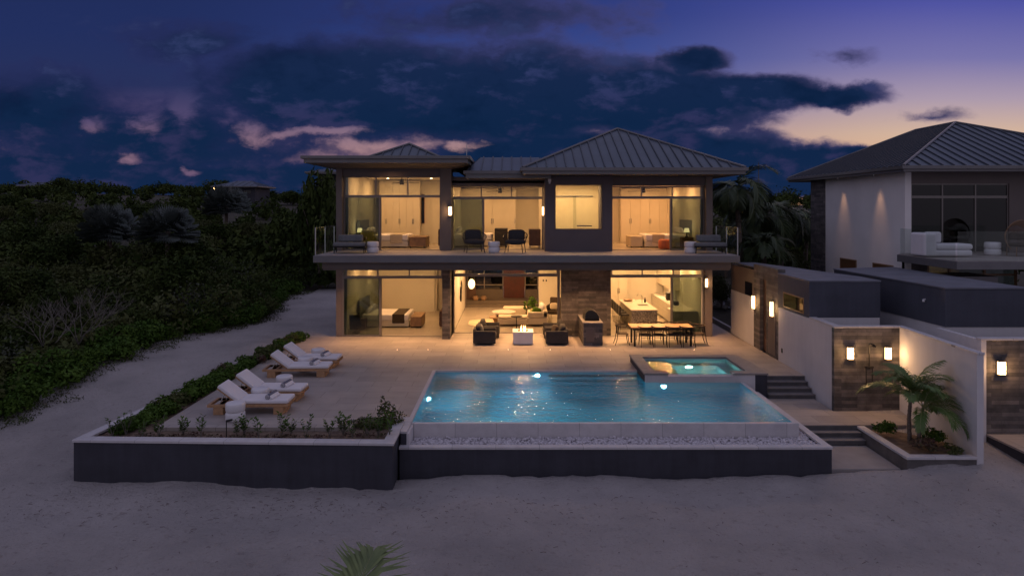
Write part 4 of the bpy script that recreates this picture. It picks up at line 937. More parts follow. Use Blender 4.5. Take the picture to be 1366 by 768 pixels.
palm('palm_tree', (x2,y2,zb), [(0,0,-.1),(.05,0,.5),(.14,0,1.0)], [(.1,.95,1.35,1.9),(-.35,.45,1.35,1.3),(-.8,.2,1.2,1.1),(.5,1.2,1.1,1.3),(1.4,.9,1.1,1.3),(-.1,.0,1.3,.9),(-2.2,.2,.9,1.2),(.8,.6,1.3,1.4),(-.2,.7,1.4,1.7),(-1.3,.6,1.1,1.4),(2.4,.9,1.0,1.2)], 'frond', 'right young palm in the stone planter, fronds drooping toward the white wall', tr=.05, seed=4, lw=.013, ll=.34, nl=44)
# foreground palm: crown just below the lower frame edge
palm('palm_tree', (-1.62,7.3,float(ground_z(-1.62,7.3))), [(0,0,-.1),(-.1,0,.8),(-.28,0,1.53)],
     [(1.45,.80,1.5,.45),(.35,.42,1.15,1.3),(2.75,.10,1.45,1.6),(-.6,.1,1.4,1.4),(-1.6,.2,1.4,1.3),(-2.4,.1,1.4,1.4),(3.6,.15,1.3,1.5)], 'nearfrond', 'palm whose single fan-like frond tip rises at the bottom edge of the sand', tr=.07, seed=6, lw=.021, ll=.60, nl=34)
# palms behind, between villa and neighbour
pl = ['tall dark palm beside the right villa corner, crown touching the eave', 'second dark palm from the villa corner, behind the stone gateway', 'dark palm in the middle gap, lower crown', 'dark palm nearest the neighbouring house, arching fronds', 'short palm low behind the gateway roof']
for i,(px,y,zc,s) in enumerate([(985,33,6.3,1.0),(1003,36,5.0,1.05),(1040,39,5.0,1.15),(1072,41,4.6,1.1),(1020,33,3.4,.85)]):
    x = XA(px,y); z = float(ground_z(x,y)) if y > 40 else -.05
    hh_ = (zc-z)
    palm('palm_tree', (x,y,z), [(0,0,-.2),(.1,0,hh_*.5),(.25 if i%2 else -.1,0,hh_)], ring(17, 20+i, 1.9*s, 2.6*s, -.1, 1.2, 1.2, 2.2), 'frond2', pl[i], tr=.15, seed=20+i, lw=.04, ll=.34, nl=34)
# silver fan palms on the slope
def fanpalm(loc, r, h, label, seed):
    g = np.random.default_rng(seed); r_ = empty('fan_palm', loc, 0, label, 'palm tree')
    MB().tube([(0,0,-.3),(0,0,h)], .16, 10).build('trunk', M['bark'], r_)
    V, Fq = [], []
    for k in range(70):
        a = g.uniform(0,6.28); e = math.asin(g.uniform(-.45,1)); d = np.array([math.cos(a)*math.cos(e), math.sin(a)*math.cos(e), math.sin(e)])
        c = np.array([0,0,h])+d*r*.50; s_ = np.cross(d, [0,0,1.01]); s_ /= np.linalg.norm(s_); u_ = np.cross(s_, d)
        for j in range(26):
            t = (j/25-.5)*math.pi*1.35; dd = d*math.cos(t)+s_*math.sin(t)+u_*.10*math.cos(t*2); dd /= np.linalg.norm(dd)
            L_ = r*.56*(.72+.28*math.cos(t)); w = np.cross(dd, u_+d*.2); w /= np.linalg.norm(w); w *= r*.022
            b = len(V); V += [c-w*.3, c+w*.3, c+dd*L_*.6+w, c+dd*L_*.6-w, c+dd*L_-w*.1, c+dd*L_+w*.1+np.array([0,0,-.05*r])]; Fq += [(b,b+1,b+2,b+3),(b+3,b+2,b+5,b+4)]
    mobj('crown', fast_mesh('crown', np.array(V), np.array(Fq), M['silver']), r_)
for (px,py,y,r,l,sd) in ((146,308,46,1.9,'left of two silvery fan palms on the dark slope',1),(224,309,45,1.85,'right of two silvery fan palms on the dark slope',2),(302,276,68,2.3,'far silvery fan palm higher on the slope below the roof',3)):
    x = XA(px,y); z = float(ground_z(x,y)); fanpalm((x,y,z), r, ZA(py,y)-z, l, sd)
# bare pale branches
def bare(loc, s, seed, label):
    q = random.Random(seed); r_ = MB()
    def br(p, d, L_, r, dep):
        e = p+d*L_; m_ = p.lerp(e, .5)+Vector((q.uniform(-.1,.1), q.uniform(-.1,.1), q.uniform(-.05,.1)))*L_
        r_.tube([p, m_, e], r, 5, r*.6)
        if dep:
            for _ in range(3): br(p.lerp(e, q.uniform(.5,1)), (d+Vector((q.uniform(-.8,.8), q.uniform(-.8,.8), q.uniform(-.3,.6)))).normalized(), L_*q.uniform(.5,.8), r*.6, dep-1)
    for _ in range(5): br(Vector((0,0,0)), Vector((q.uniform(-.9,.9), q.uniform(-.5,.5), 1)).normalized(), s*.48, .018, 3)
    tag(r_.build('bare_shrub', M['twig'], None), label, 'shrub').location = loc
    return r_
bare((XA(105,25),25,.4), 2.0, 2, 'leafless pale branches standing in the scrub near the left edge')
bare((XA(60,24),24,.4), 1.9, 5, 'larger leafless shrub with pale twigs at the far left')
bare((XA(130,27.5),27.5,.5), 1.9, 9, 'thin leafless shrub above the bushes left of the sand strip')
# ---- hedge along the planter
gh = np.random.default_rng(51); hm_ = []
for i, mm in enumerate(['leaf','leaf','olive','red']):
    V = leafcloud(lumps_for(.42, .52, 7, gh), 620, .035, .07, gh); hm_.append(fast_mesh('hedge_shrub', V, quads(V), M[mm]))
for i in range(40):
    t = (i+.5)/40; y = 16.5+t*12.2; xa = -10.1+(y-16)*(1.22/13)+.05; xb = -8.85; x = xa+(xb-xa)*(.35+.3*gh.random()) if y < 26 else (xa+xb)/2
    mi_ = int(gh.choice(4, p=[.36,.3,.14,.2])) if y < 24 else int(gh.choice(3))
    o = mobj('hedge_shrub', hm_[mi_], None, (x, y, -.14)); s = gh.uniform(.75,1.15)*(1.05 if y > 18 else .75); o.scale = (s*1.15, s, s*.85); o.rotation_euler = (0,0,gh.uniform(0,6.28))
    tag(o, 'one of the low shrubs planted along the left edge of the terrace', 'shrub', 'shrubs along the left terrace edge')
def seedling(seed, n):
    q = random.Random(seed); r_ = empty('seedling', (0,0,0)); s_ = MB(); l_ = MB()
    for k in range(n):
        a = q.uniform(0,6.28); tip = Vector((math.cos(a)*.12, math.sin(a)*.12, q.uniform(.28,.5))); s_.tube([(0,0,0), tip*.5+Vector((0,0,.03)), tip], .008, 5, .004)
        for j in range(13):
            c = tip*(.35+.65*j/12); b = q.uniform(0,6.28); e = c+Vector((math.cos(b)*.09, math.sin(b)*.09, q.uniform(.01,.07))); w = Vector((-math.sin(b),math.cos(b),.1))*.028; md = c.lerp(e,.5)
            l_.add([c, md+w, e, md-w], [(0,1,2,3)])
    s_.build('stem', M['twig'], r_); l_.build('foliage', M['leaf'], r_); return r_
sd = [seedling(1,5), seedling(2,7), seedling(3,3)]
pxs = [150,168,190,212,244,268,316,326,345,376,388,408,440,458,470,490,505,520]
for i, px in enumerate(pxs):
    src = sd[i%3]; o = src if i < 3 else copy_tree(src); y = 16.45+.12*math.sin(i*2.1); o.location = (XA(px,y), y, -.1); o.rotation_euler = (0,0,i*1.3); s = [.95,1.15,.8,1.05][i%4]; o.scale = (s,)*3
    tag(o, 'one of the small leafy seedlings in the front strip of the planter', 'plant', 'seedlings in the front planter strip')
V = leafcloud([(0,0,.35,.25,.25,.3),(.15,.1,.2,.3,.3,.2),(-.1,0,.6,.08,.08,.2)], 520, .03, .06, gh)
o = mobj('shrub', fast_mesh('shrub', V, quads(V), M['olive']), None, (XA(516,17.2), 17.2, -.1)); tag(o, 'yellowish spindly shrub in the planter corner beside the pool', 'shrub')
V = leafcloud([(0,0,.12,.7,.3,.12)], 420, .03, .07, gh)
o = mobj('ground_cover', fast_mesh('ground_cover', V, quads(V), M['olive']), None, (-3.5,17.2,-.12)); tag(o, kind='stuff')
V = leafcloud([(-6.2+i*.45+gh.uniform(-.1,.1), 16.4+gh.uniform(-.15,.15), -.06, .25,.15,.06) for i in range(-8,8)], 900, .02, .05, gh)
tag(mobj('ground_cover', fast_mesh('ground_cover', V, quads(V), M['red'])), kind='stuff')
# plants under the palms
for i,(x,y,s,mm,l) in enumerate([(9.9,18.1,.75,'leaf','dark leafy shrub in the stone planter, back left of the palms'),(10.7,17.5,.8,'leaf','dark shrub at the right foot of the two young palms'),(10.2,16.9,.75,'red','reddish shrub at the front of the stone planter'),
        (10.7,16.6,.55,'olive','low shrub at the front right of the stone planter')]):
    V = leafcloud(lumps_for(.5, .45, 6, gh), 600, .03, .07, gh); o = mobj('shrub', fast_mesh('shrub', V, quads(V), M[mm]), None, (x,y,-.58)); o.scale = (s,)*3; tag(o, l, 'shrub')
# seaweed and twigs strewn over the sand
q = random.Random(9); tw_ = MB()
for _ in range(620):
    x, y = q.uniform(-12,12), 8.5+q.random()**.8*8.2
    if q.random() < .5: x, y = q.gauss(-4,4.5), q.gauss(14.7,.45)
    if y > 15.6 and -10.4 < x < 8: continue
    z = float(ground_z(x,y))+.008; a = q.uniform(0,3.14); L_ = q.uniform(.01,.06); dx, dy = math.cos(a)*L_, math.sin(a)*L_
    tw_.tube([(x-dx,y-dy,z),(x+q.uniform(-.02,.02),y,z+.012),(x+dx,y+dy,z)], q.uniform(.003,.006), 4)
tag(tw_.build('seaweed_litter', mat('dry_seaweed', (.17,.13,.12), .9)), kind='stuff')
# rocks near the drive
pv, pf = pebbles(160, [(8.8,16,36,44)], .0, .25, .12, .35, 8)
tag(mobj('rocks', fast_mesh('rocks', pv, pf, mat('rock', (.30,.28,.27), .9, var=.3), 3)), kind='stuff')
# far houses
def farhouse(x, y, w, d, z0, zw, zr, label, lamp=None):
    o_ = (x,y,z0); r_ = empty('distant_house', o_, 0, label, 'house')
    box(x-w/2,x+w/2,y-d/2,y+d/2,z0-2,zw).build('wall', M['charcoal'], r_, o_)
    hip_roof(r_, o_, x-w/2-.8,x+w/2+.8,y-d/2-.8,y+d/2+.8,zw+.2,((x-w*.2,y),(x+w*.2,y)),zr,1.2,.2, ridge_caps=False)
    for k in (-.3,0,.3): box(x+k*w-.6,x+k*w+.6,y-d/2-.03,y-d/2-.005,z0+.4,zw-.5).build('window', M['darkglass'], r_, o_)
    if lamp: MB().ell((x+lamp,y-d/2-.4,zw-.2),(.16,.16,.16)).build('porch_lamp', M['lampglow'], r_, o_)
farhouse(XA(326,120),120,6.4,7,ZA(262,120),ZA(251,120),ZA(241.5,120),'distant hilltop house with a pale roof and a tiny porch light', -3.6)
farhouse(XA(60,140),140,6.5,7,ZA(258,140),ZA(250,140),ZA(243,140),'distant hilltop house at the far left skyline')
farhouse(XA(462,60),60,2.6,8,ZA(275,60),ZA(236,60),ZA(222,60),'house with grey eave just behind the left villa corner', None)
tag(MB().tube([(XA(1012,60),60,3),(XA(1012,60),60,ZA(217,60))], .05, 6, .03).build('utility_pole', M['bark']), 'thin dark utility pole rising behind the palms', 'pole')
# ================================================================== WALL LAMPS
def wall_lamp(label, loc, rz, w, h, slim=False, glow=16, grp=None):
    r_ = empty('wall_lamp', loc, rz, label, 'wall lamp', grp)      # faces local -y
    MB().box(-w/2-.012,w/2+.012,-.02,0,-h/2-.015,h/2+.015).build('back_plate', M['black'], r_)
    MB().box(-w/2,w/2,-.10,-.021,-h/2,h/2).build('diffuser', M['lampglow'], r_, bev=.008)
    c = MB()
    for zz_ in (-h/2-.012, h/2): c.box(-w/2-.012,w/2+.012,-.112,-.02,zz_,zz_+.012)
    for zz_ in (-h*.22, h*.22): c.box(-w/2,w/2,-.109,-.101,zz_,zz_+.006)
    for xx_ in (-w/2-.012, w/2): c.box(xx_,xx_+.012,-.112,-.100,-h/2,h/2)
    c.build('cage', M['black'], r_)
    point('lamp_bulb', (0,-.18,0), glow, (1,.56,.24), .06, r_)
wall_lamp('left lamp on the stone shower wall', (XA(1133.5,19.95),19.968,ZA(470.7,19.95)), 0, .16, .34, glow=24, grp=None)
wall_lamp('right lamp on the stone shower wall, above the palm', (XA(1183.7,19.95),19.968,ZA(470.7,19.95)), 0, .16, .34, glow=15)
wall_lamp('lamp on the stone garden wall at the right frame edge', (XA(1335.7,18.05),18.098,ZA(490.5,18.05)), 0, .18, .34, glow=24)
wall_lamp('far lamp beside the gateway, over the white wall end', (9.468,26.62,ZA(403,26.6)), R(-90), .14, .50, glow=16)
wall_lamp('near lamp on the stone gateway', (9.468,24.75,ZA(412,24.75)), R(-90), .14, .52, glow=16)
wall_lamp('lamp on the upper column left of the two rope armchairs', (-2.60,28.799,ZA(281.5,28.8)), 0, .13, .36, glow=7)
wall_lamp('lamp on the side of the upper window bay', (1.368,28.9,ZA(281.5,28.9)), R(-90), .13, .36, glow=7)
wall_lamp('lamp on the lower right column beside the kitchen glass', (8.185,28.799,ZA(377,28.8)), 0, .09, .36, glow=6)
# ================================================================== SUN LOUNGERS
def lounger():
    r_ = empty('sun_lounger', (0,0,0), 0, '', 'sun lounger', 'white cushioned loungers on the terrace')
    f = MB().box(-1.05,1.05,-.36,-.30,.20,.27).box(-1.05,1.05,.30,.36,.20,.27).box(-1.05,-.99,-.30,.30,.20,.27).box(.99,1.05,-.30,.30,.20,.27)
    for k in range(9): f.box(-.20+k*.13,-.12+k*.13,-.30,.30,.235,.262)
    f.box(-.68,-.62,-.30,.30,.20,.25)
    f.build('frame', M['teak'], r_, bev=.006)
    for x in (-.90,.66): MB().box(x,x+.26,-.34,.34,0,.198).box(x+.02,x+.24,-.30,.30,.0,.198).build('leg', M['teak'], r_, bev=.008)
    MB().box(-.28,1.04,-.34,.34,.275,.375).build('mattress', M['cushion'], r_, bev=.035)
    a = R(37); Mx = Matrix.Translation((-.25,0,.33)) @ Matrix.Rotation(a, 4, 'Y')
    MB().at(Mx).box(-.68,0,-.34,.34,-.04,.06).build('back_cushion', M['cushion'], r_, bev=.035)
    bk = MB().at(Mx).box(-.66,0,-.31,-.27,-.075,-.042).box(-.66,0,.27,.31,-.075,-.042).box(-.66,-.61,-.27,.27,-.075,-.042); bk.build('back_frame', M['teak'], r_)
    MB().tube([(-.62,-.24,.56),(-.78,-.24,.24)], .014, 6).tube([(-.62,.24,.56),(-.78,.24,.24)], .014, 6).build('prop', M['steel'], r_)
    return r_
def towel():
    r_ = empty('rolled_towel', (0,0,0), 0, '', 'towel', 'rolled towels on the loungers')
    pr = [(0.0,-.25),(.055,-.25),(.068,-.24),(.068,.24),(.055,.25),(0.0,.25)]
    MB().at(Matrix.Rotation(R(90),4,'X')).lathe([(max(a,.001),b) for a,b in pr], n=18).build('roll', M['navy'], r_, smooth=True)
    sp_ = []
    for k in range(40): a = k*.42; rr = .012+.052*k/40; sp_.append((rr*math.cos(a), -.256, rr*math.sin(a)))
    MB().tube(sp_, .005, 4).build('fold', M['cushion'], r_)
    MB().box(.035,.135,-.24,.24,-.06,-.02).at(Matrix.Translation((.075,0,0)) @ Matrix.Rotation(R(40),4,'Y')).box(-.05,.05,-.24,.24,-.012,.014).build('white_towel', M['cushion'], r_, bev=.01)
    return r_
LY = [(17.87+.36,'nearest'),(19.07+.36,'second nearest'),(21.8+.36,'third nearest'),(23.06+.36,'farthest')]
place(lounger(), [(-6.93, y, 0, R(rz), f'{n} of the four white sun loungers on the left of the terrace') for (y,n),rz in zip(LY,(1.5,-1,2.5,-2))], 'white cushioned loungers on the terrace')
place(towel(), [(-6.93+.52, y-.02, .44, R(-6), f'grey rolled towel on the {n} lounger') for y,n in LY], 'rolled towels on the loungers')
DR = [(.17,0),(.225,.012),(.24,.04),(.24,.185),(.228,.21),(.20,.222),(.20,.232),(.228,.244),(.24,.27),(.24,.42),(.225,.448),(.20,.455)]
def drum(): return tag(MB().lathe(DR, n=32).build('drum_stool', M['drum'], smooth=True), '', 'side table')
place(drum(), [(XA(314,17.45),17.45,0,0,'white drum table standing in front of the nearest lounger'), (-6.95,18.86,0,0,'white drum table between the nearest and second loungers'),
   (-6.75,20.25,0,0,'white drum table just behind the second nearest lounger'), (-6.9,22.78,0,0,'white drum table between the two far loungers'), (-6.85,24.15,0,0,'white drum table behind the farthest lounger'),
   (XA(494,27.0),27.5,FZ,0,'white drum table beside the left balcony daybed',.98),(XA(659,27.6),27.6,FZ,0,'white drum table between the rope armchairs',.98),(XA(921,27.3),27.3,FZ,0,'white drum table beside the right balcony daybed',1.0)], 'white drum tables')
o = copy_tree([x for x in COL.objects if x.name == 'drum_stool'][0]); o.location = (XA(1324,26.0),26.0,3.62); tag(o, 'white drum table on the neighbouring balcony'); o.scale = (1.15,1.15,1.1)
# garden spike light
sk = empty('spike_light', (XA(302,16.4),16.4,-.1), 0, 'small black spike light in the front planter strip', 'garden light')
MB().tube([(0,0,0),(0,0,.42)], .012, 8).build('stem', M['black'], sk); MB().tube([(0,0,.40),(.14,0,.43)], .028, 10).build('head', M['black'], sk)
# ================================================================== FIRE TABLE and ARMCHAIRS
fx, fy = XA(697.5,27.4), 27.42
ft = empty('fire_table', (fx,fy,0), 0, 'white square fire table burning between the dark armchairs', 'fire table')
MB().box(-.39,.39,-.39,.39,.03,.46).build('body', M['drum'], ft, bev=.01); MB().box(-.41,.41,-.41,-.2,.46,.51).box(-.41,.41,.2,.41,.46,.51).box(-.41,-.2,-.2,.2,.46,.51).box(.2,.41,-.2,.2,.46,.51).build('top', M['drum'], ft, bev=.006)
MB().box(-.2,.2,-.2,.2,.461,.475).build('burner_tray', M['black'], ft)
fl_ = MB(); q = random.Random(4)
for k in range(9):
    x, y = q.uniform(-.12,.12), q.uniform(-.1,.1); h = q.uniform(.10,.20)*(1.6 if k == 0 else 1)
    fl_.lathe([(.006,.476),(.018,.50),(.020,.52),(.011,.52+h*.55),(.002,.52+h)], x, y, 8)
fl_.build('flame', M['flame'], ft, smooth=True); point('fire_light', (0,0,.75), 14, (1,.45,.15), .1, ft)
pv, pf = pebbles(140, [(-.18,.18,-.18,.18)], .478, .49, .014, .026, 2); mobj('lava_stones', fast_mesh('lava_stones', pv, pf, M['dkfab'], 3), ft)
def armchair():
    r_ = empty('armchair', (0,0,0), 0, '', 'armchair', 'dark armchairs around the fire table')     # faces +x
    MB().box(-.44,.44,-.48,-.36,.06,.56).build('arm', M['dkfab'], r_, bev=.03); MB().box(-.44,.44,.36,.48,.06,.56).build('arm', M['dkfab'], r_, bev=.03)
    MB().box(-.46,-.32,-.36,.36,.06,.60).build('back', M['dkfab'], r_, bev=.03); MB().box(-.32,.42,-.355,.355,.06,.24).build('base', M['dkfab'], r_, bev=.01)
    MB().box(-.30,.46,-.35,.35,.245,.40).build('seat_cushion', M['dkfab'], r_, bev=.04)
    MB().at(Matrix.Translation((-.23,0,.57)) @ Matrix.Rotation(R(-14),4,'Y')).ell((0,0,0),(.11,.33,.20),16,10,.5).build('back_cushion', M['dkfab'], r_, smooth=True)
    for sx in (-.36,.36):
        for sy in (-.42,.42): MB().cyl(sx,sy,0,.06,.02,n=8).build('leg', M['steel'], r_)
    return r_
place(armchair(), [(XA(647,27.5),27.42,0,0,'front armchair left of the fire table'), (XA(652,28.5),28.62,0,0,'rear armchair left of the fire table'),
   (XA(742,27.5),27.42,0,R(180),'front armchair right of the fire table'), (XA(739,28.5),28.5,0,R(180),'rear armchair right of the fire table, near the stone wall')], 'dark armchairs around the fire table')
def pillow(name, loc, r, m, label, rot=(0,0,0)):
    o = MB().ell((0,0,0), r, 16, 10, .55).build(name, M[m], smooth=True); o.location = loc; o.rotation_euler = rot; tag(o, label, 'pillow'); return o
pillow('pillow', (XA(740,27.45),27.3,.57), (.09,.21,.18), 'brfab', 'brown patterned pillow on the front right armchair', (0,R(15),R(20)))
pillow('pillow', (XA(646,27.5)-.13,27.5,.57), (.09,.2,.17), 'grfab', 'grey pillow on the front left armchair', (0,R(-15),0))
# ================================================================== GRILL COUNTER
gc = empty('grill_counter', (XA(791,27.5),27.9,0), 0, 'stone grill counter projecting from the stone wall', 'outdoor counter'); o_ = (XA(791,27.5),27.9,0)
x0, x1 = XA(778.6,26.85), XA(804,26.85)
box(x0,x1,26.9,28.98,0,.86).build('body', M['stone'], gc, o_); box(x0-.03,x1+.03,26.86,28.985,.86,.91).build('top', M['step'], gc, o_, bev=.006)
MB().box(x0+.1,x0+.42,26.885,26.898,.15,.7).build('door', M['trim'], gc, o_); MB().cyl(x0+.5,26.88,.3,.34,.02,n=8).build('handle', M['steel'], gc, o_)
gr = empty('grill', ((x0+x1)/2,27.7,.912), 0, 'dark hooded gas grill set on the stone counter', 'grill')
MB().box(-.28,.30,-.42,.42,0,.12).build('body', M['black'], gr, bev=.01)
prof = [(-.28,.12),(-.26,.30),(-.14,.41),(.02,.42),(.18,.34),(.30,.14),(.30,.12)]
hd = MB(); n_ = len(prof); hd.add([(a,-.40,b) for a,b in prof]+[(a,.40,b) for a,b in prof], [tuple(range(n_)), tuple(range(2*n_-1,n_-1,-1))]+[(i,(i+1)%n_,(i+1)%n_+n_,i+n_) for i in range(n_)])
hd.build('hood', mat('grill_hood', (.02,.02,.022), .45, .2), gr, bev=.012)
MB().tube([(.31,-.34,.2),(.31,.34,.2)], .014, 8).build('handle', M['steel'], gr)
# ================================================================== DINING
tx0, tx1, ty0, ty1 = XA(838.5,27.6)-.02, XA(926.5,26.7), 26.72, 27.62
tcx = (tx0+tx1)/2; tcy = (ty0+ty1)/2
dt = empty('dining_table', (tcx,tcy,0), 0, 'long teak dining table on black legs in front of the kitchen', 'dining table'); hx = (tx1-tx0)/2
tt = MB(); 
for k in range(5): tt.box(-hx,hx,-.45+k*.181,-.45+k*.181+.177,.705,.745)
tt.build('table_top', M['tabletop'], dt, bev=.004); MB().box(-hx+.05,hx-.05,-.40,-.36,.63,.704).box(-hx+.05,hx-.05,.36,.40,.63,.704).box(-hx+.05,-hx+.09,-.36,.36,.63,.704).box(hx-.09,hx-.05,-.36,.36,.63,.704).build('apron', M['black'], dt)
for sx in (-1,1):
    for sy in (-1,1): box(sx*(hx-.12)-.035,sx*(hx-.12)+.035,sy*.36-.035,sy*.36+.035,0,.63).build('leg', M['black'], dt)
def dchair():
    r_ = empty('dining_chair', (0,0,0), 0, '', 'chair', 'dark chairs round the outdoor dining table')      # faces +y, back at -y
    MB().box(-.23,.23,-.22,.23,.42,.45).build('seat', M['brfab'], r_, bev=.012)
    for sx in (-1,1):
        MB().tube([(sx*.21,.20,.42),(sx*.215,.23,.2),(sx*.23,.27,0)], .014, 7).build('leg', M['black'], r_)
        MB().tube([(sx*.24,-.16,.745),(sx*.225,-.20,.42),(sx*.225,-.23,.2),(sx*.24,-.30,0)], .014, 7).build('leg', M['black'], r_)
    pts = [(.29*math.sin(a), .08-.33*math.cos(a), .75) for a in [R(k) for k in range(-105,106,15)]]
    MB().tube(pts, .024, 8).build('back_rail', M['brfab'], r_)
    mesh_ = MB()
    for a in range(-60,61,12): b = R(a); mesh_.tube([(.27*math.sin(b), .08-.31*math.cos(b), .74), (.21*math.sin(b), -.02-.20*math.cos(b), .45)], .006, 5)
    mesh_.build('back_spindles', M['black'], r_)
    MB().tube([(-.22,.2,.36),(.22,.2,.36)], .009, 6).tube([(-.22,-.2,.36),(.22,-.2,.36)], .009, 6).build('stretcher', M['black'], r_)
    return r_
xsn = [XA(p,27.0) for p in (860.6,878.5,897.5,916)]; on = ['leftmost','second from the left','third from the left','rightmost']
sp_ = [(x,ty0+.12,0,0,f'{n} dining chair on the pool side of the table') for x,n in zip(xsn,on)]
sp_ += [(x+.08,ty1+.16,0,R(180),f'{n} dining chair on the kitchen side of the table') for x,n in zip(xsn,on)]
sp_ += [(tx0-.32,tcy,0,R(-90),'dining chair at the left head of the table'),(tx1+.30,tcy,0,R(90),'dining chair at the right head of the table')]
place(dchair(), sp_, 'dark chairs round the outdoor dining table')
# outdoor shower
sh_ = empty('outdoor_shower', (XA(1160,19.9),19.96,ZA(520,19.9)), 0, 'black outdoor shower pipe between the two stone-wall lamps', 'shower')
zt_ = ZA(459,19.9)-ZA(520,19.9)
MB().tube([(0,-.04,.62),(0,-.04,zt_),(0,-.10,zt_+.03),(.02,-.26,zt_+.02)], .016, 8).build('riser_pipe', M['black'], sh_); MB().cyl(.02,-.27,zt_-.03,zt_,.07,n=16).build('shower_head', M['black'], sh_)
MB().tube([(-.12,-.04,.66),(.12,-.04,.66)], .03, 8).build('valve', M['black'], sh_); MB().tube([(-.09,-.04,.62),(-.09,-.05,.05),(.09,-.05,.05),(.09,-.04,.62)], .012, 6).build('hose', M['black'], sh_)
# ================================================================== BALCONY FURNITURE
def daybed():
    r_ = empty('daybed', (0,0,0), 0, '', 'daybed', 'dark daybeds on the balcony')       # length along x, foot toward viewer side
    MB().box(-.62,.62,-.40,.40,.24,.29).build('frame', M['black'], r_)
    for sx in (-.56,.56):
        for sy in (-.34,.34): MB().tube([(sx,sy,.25),(sx*1.03,sy*1.05,0)], .02, 8).build('leg', M['black'], r_)
    MB().box(-.62,.62,-.42,.20,.29,.43).build('seat_cushion', M['grfab'], r_, bev=.04)
    MB().box(-.48,.50,.18,.40,.44,.72).build('back_cushion', M['grfab'], r_, bev=.06)
    MB().tube([(.62,-.3,.28),(.66,-.2,.55),(.62,.36,.62)], .013, 6).build('arm', M['black'], r_)
    return r_
place(daybed(), [(XA(466,27.2),27.3,FZ,R(8),'dark grey daybed at the left end of the balcony'),(XA(948,27.0),27.2,FZ,R(-6),'dark grey daybed at the right end of the balcony')], 'dark daybeds on the balcony')
def ropechair():
    r_ = empty('rope_armchair', (0,0,0), 0, '', 'armchair', 'rope armchairs on the balcony')   # faces -y (the viewer)
    MB().ell((0,-.02,.36),(.34,.34,.10),20,10,.8).build('seat_cushion', M['dkfab'], r_, smooth=True)
    rail = [(.40*math.sin(a)*(1.05), -.02+.36*-math.cos(a)*-1, .56+.16*math.cos(a)) for a in [R(k) for k in range(-110,111,10)]]
    MB().tube(rail, .016, 8).build('back_rail', M['black'], r_)
    rp = MB()
    for k in range(-100,101,9):
        a = R(k); rp.tube([(.42*math.sin(a), -.02+.36*math.cos(a), .56+.16*math.cos(a)), (.33*math.sin(a), -.02+.31*math.cos(a), .28)], .006, 4)
    rp.build('rope', M['dkfab'], r_)
    for sx in (-.27,.27):
        for sy in (-.26,.22): MB().tube([(sx,sy,.30),(sx*1.15,sy*1.1,0)], .014, 7).build('leg', M['black'], r_)
    MB().at(Matrix.Translation((0,.20,.58)) @ Matrix.Rotation(R(-12),4,'X')).ell((0,0,0),(.30,.10,.20),16,10,.5).build('back_cushion', M['dkfab'], r_, smooth=True)
    return r_
place(ropechair(), [(XA(632.5,27.7),27.7,FZ,R(14),'left rope armchair facing the pool on the balcony',1.18),(XA(687.5,27.7),27.7,FZ,R(-12),'right rope armchair facing the pool on the balcony',1.18)], 'rope armchairs on the balcony')
# ================================================================== INTERIORS
def bed(label, cx, cy_, z, ln, wd, throw, hd=-1, th_pos=.55, base='cab'):
    """bed lying along x, head toward hd"""
    r_ = empty('bed', (cx,cy_,z), 0 if hd < 0 else R(180), label, 'bed')
    MB().box(-ln/2,ln/2,-wd/2,wd/2,.06,.32).build('base', M[base], r_, bev=.01); MB().box(-ln/2+.02,ln/2-.01,-wd/2-.01,wd/2+.01,.32,.60).build('mattress', M['cushion'], r_, bev=.06)
    MB().box(-ln/2-.12,-ln/2,-wd/2-.2,wd/2+.2,0,1.25).build('headboard', M['grfab'], r_, bev=.03)
    for sy in (-.42,.42): MB().at(Matrix.Translation((-ln/2+.25,sy*wd/1.8,.72)) @ Matrix.Rotation(R(-55),4,'Y')).ell((0,0,0),(.22,.32,.09),14,8,.6).build('pillow', M['cushion'], r_, smooth=True)
    if throw: MB().box(th_pos*ln-ln/2-.28,th_pos*ln-ln/2+.28,-wd/2-.03,wd/2+.03,.20,.615).build('throw', M[throw], r_, bev=.03)
    return r_
bed('white bed with a dark brown throw in the lower left bedroom', -5.75, 31.8, .003, 2.15, 1.75, 'brfab', th_pos=.78)
bed('white bed in the upper left bedroom behind the balcony', -5.75, 31.6, FZ+.003, 2.15, 1.7, 'cream', th_pos=.75)
bed('white bed in the upper middle bedroom, behind the rope armchairs', -1.85, 32.3, FZ+.003, 1.9, 1.7, None)
bed('bed with pale cover in the upper right bedroom', 7.0, 31.6, FZ+.003, 2.0, 1.7, 'cream', hd=1, th_pos=.7)
def bench(label, x, y, z, m, w=.5, d=1.4, h=.5):
    o_ = empty('bench', (x,y,z), 0, label, 'bench'); MB().box(-w/2,w/2,-d/2,d/2,.06,h-.12).build('frame', M[m], o_, bev=.01); MB().box(-w/2,w/2,-d/2,d/2,h-.118,h).build('seat', M[m], o_, bev=.02)
    for sx in (-1,1):
        for sy in (-1,1): MB().cyl(sx*(w/2-.05),sy*(d/2-.05),0,.06,.025,n=8).build('leg', M['black'], o_)
bench('dark brown bench at the foot of the lower left bed', -4.35, 31.6, .003, 'wood')
bench('brown bench at the foot of the upper left bed', -4.25, 31.4, FZ+.003, 'wood', .75)
bench('dark bench at the foot of the upper middle bed', -.5, 31.9, FZ+.003, 'dkfab', .6, 1.3, .85)
bench('beige bench at the foot of the upper right bed', 5.65, 31.6, FZ+.003, 'cream', .55, 1.3, .52)
o = tag(MB().lathe([(.2,0),(.27,.06),(.27,.36),(.2,.42)], n=24).build('pouf', M['orange'], smooth=True), 'orange leather pouf in the upper right bedroom', 'pouf'); o.location = (XA(886.5,30),30.0,FZ+.003)
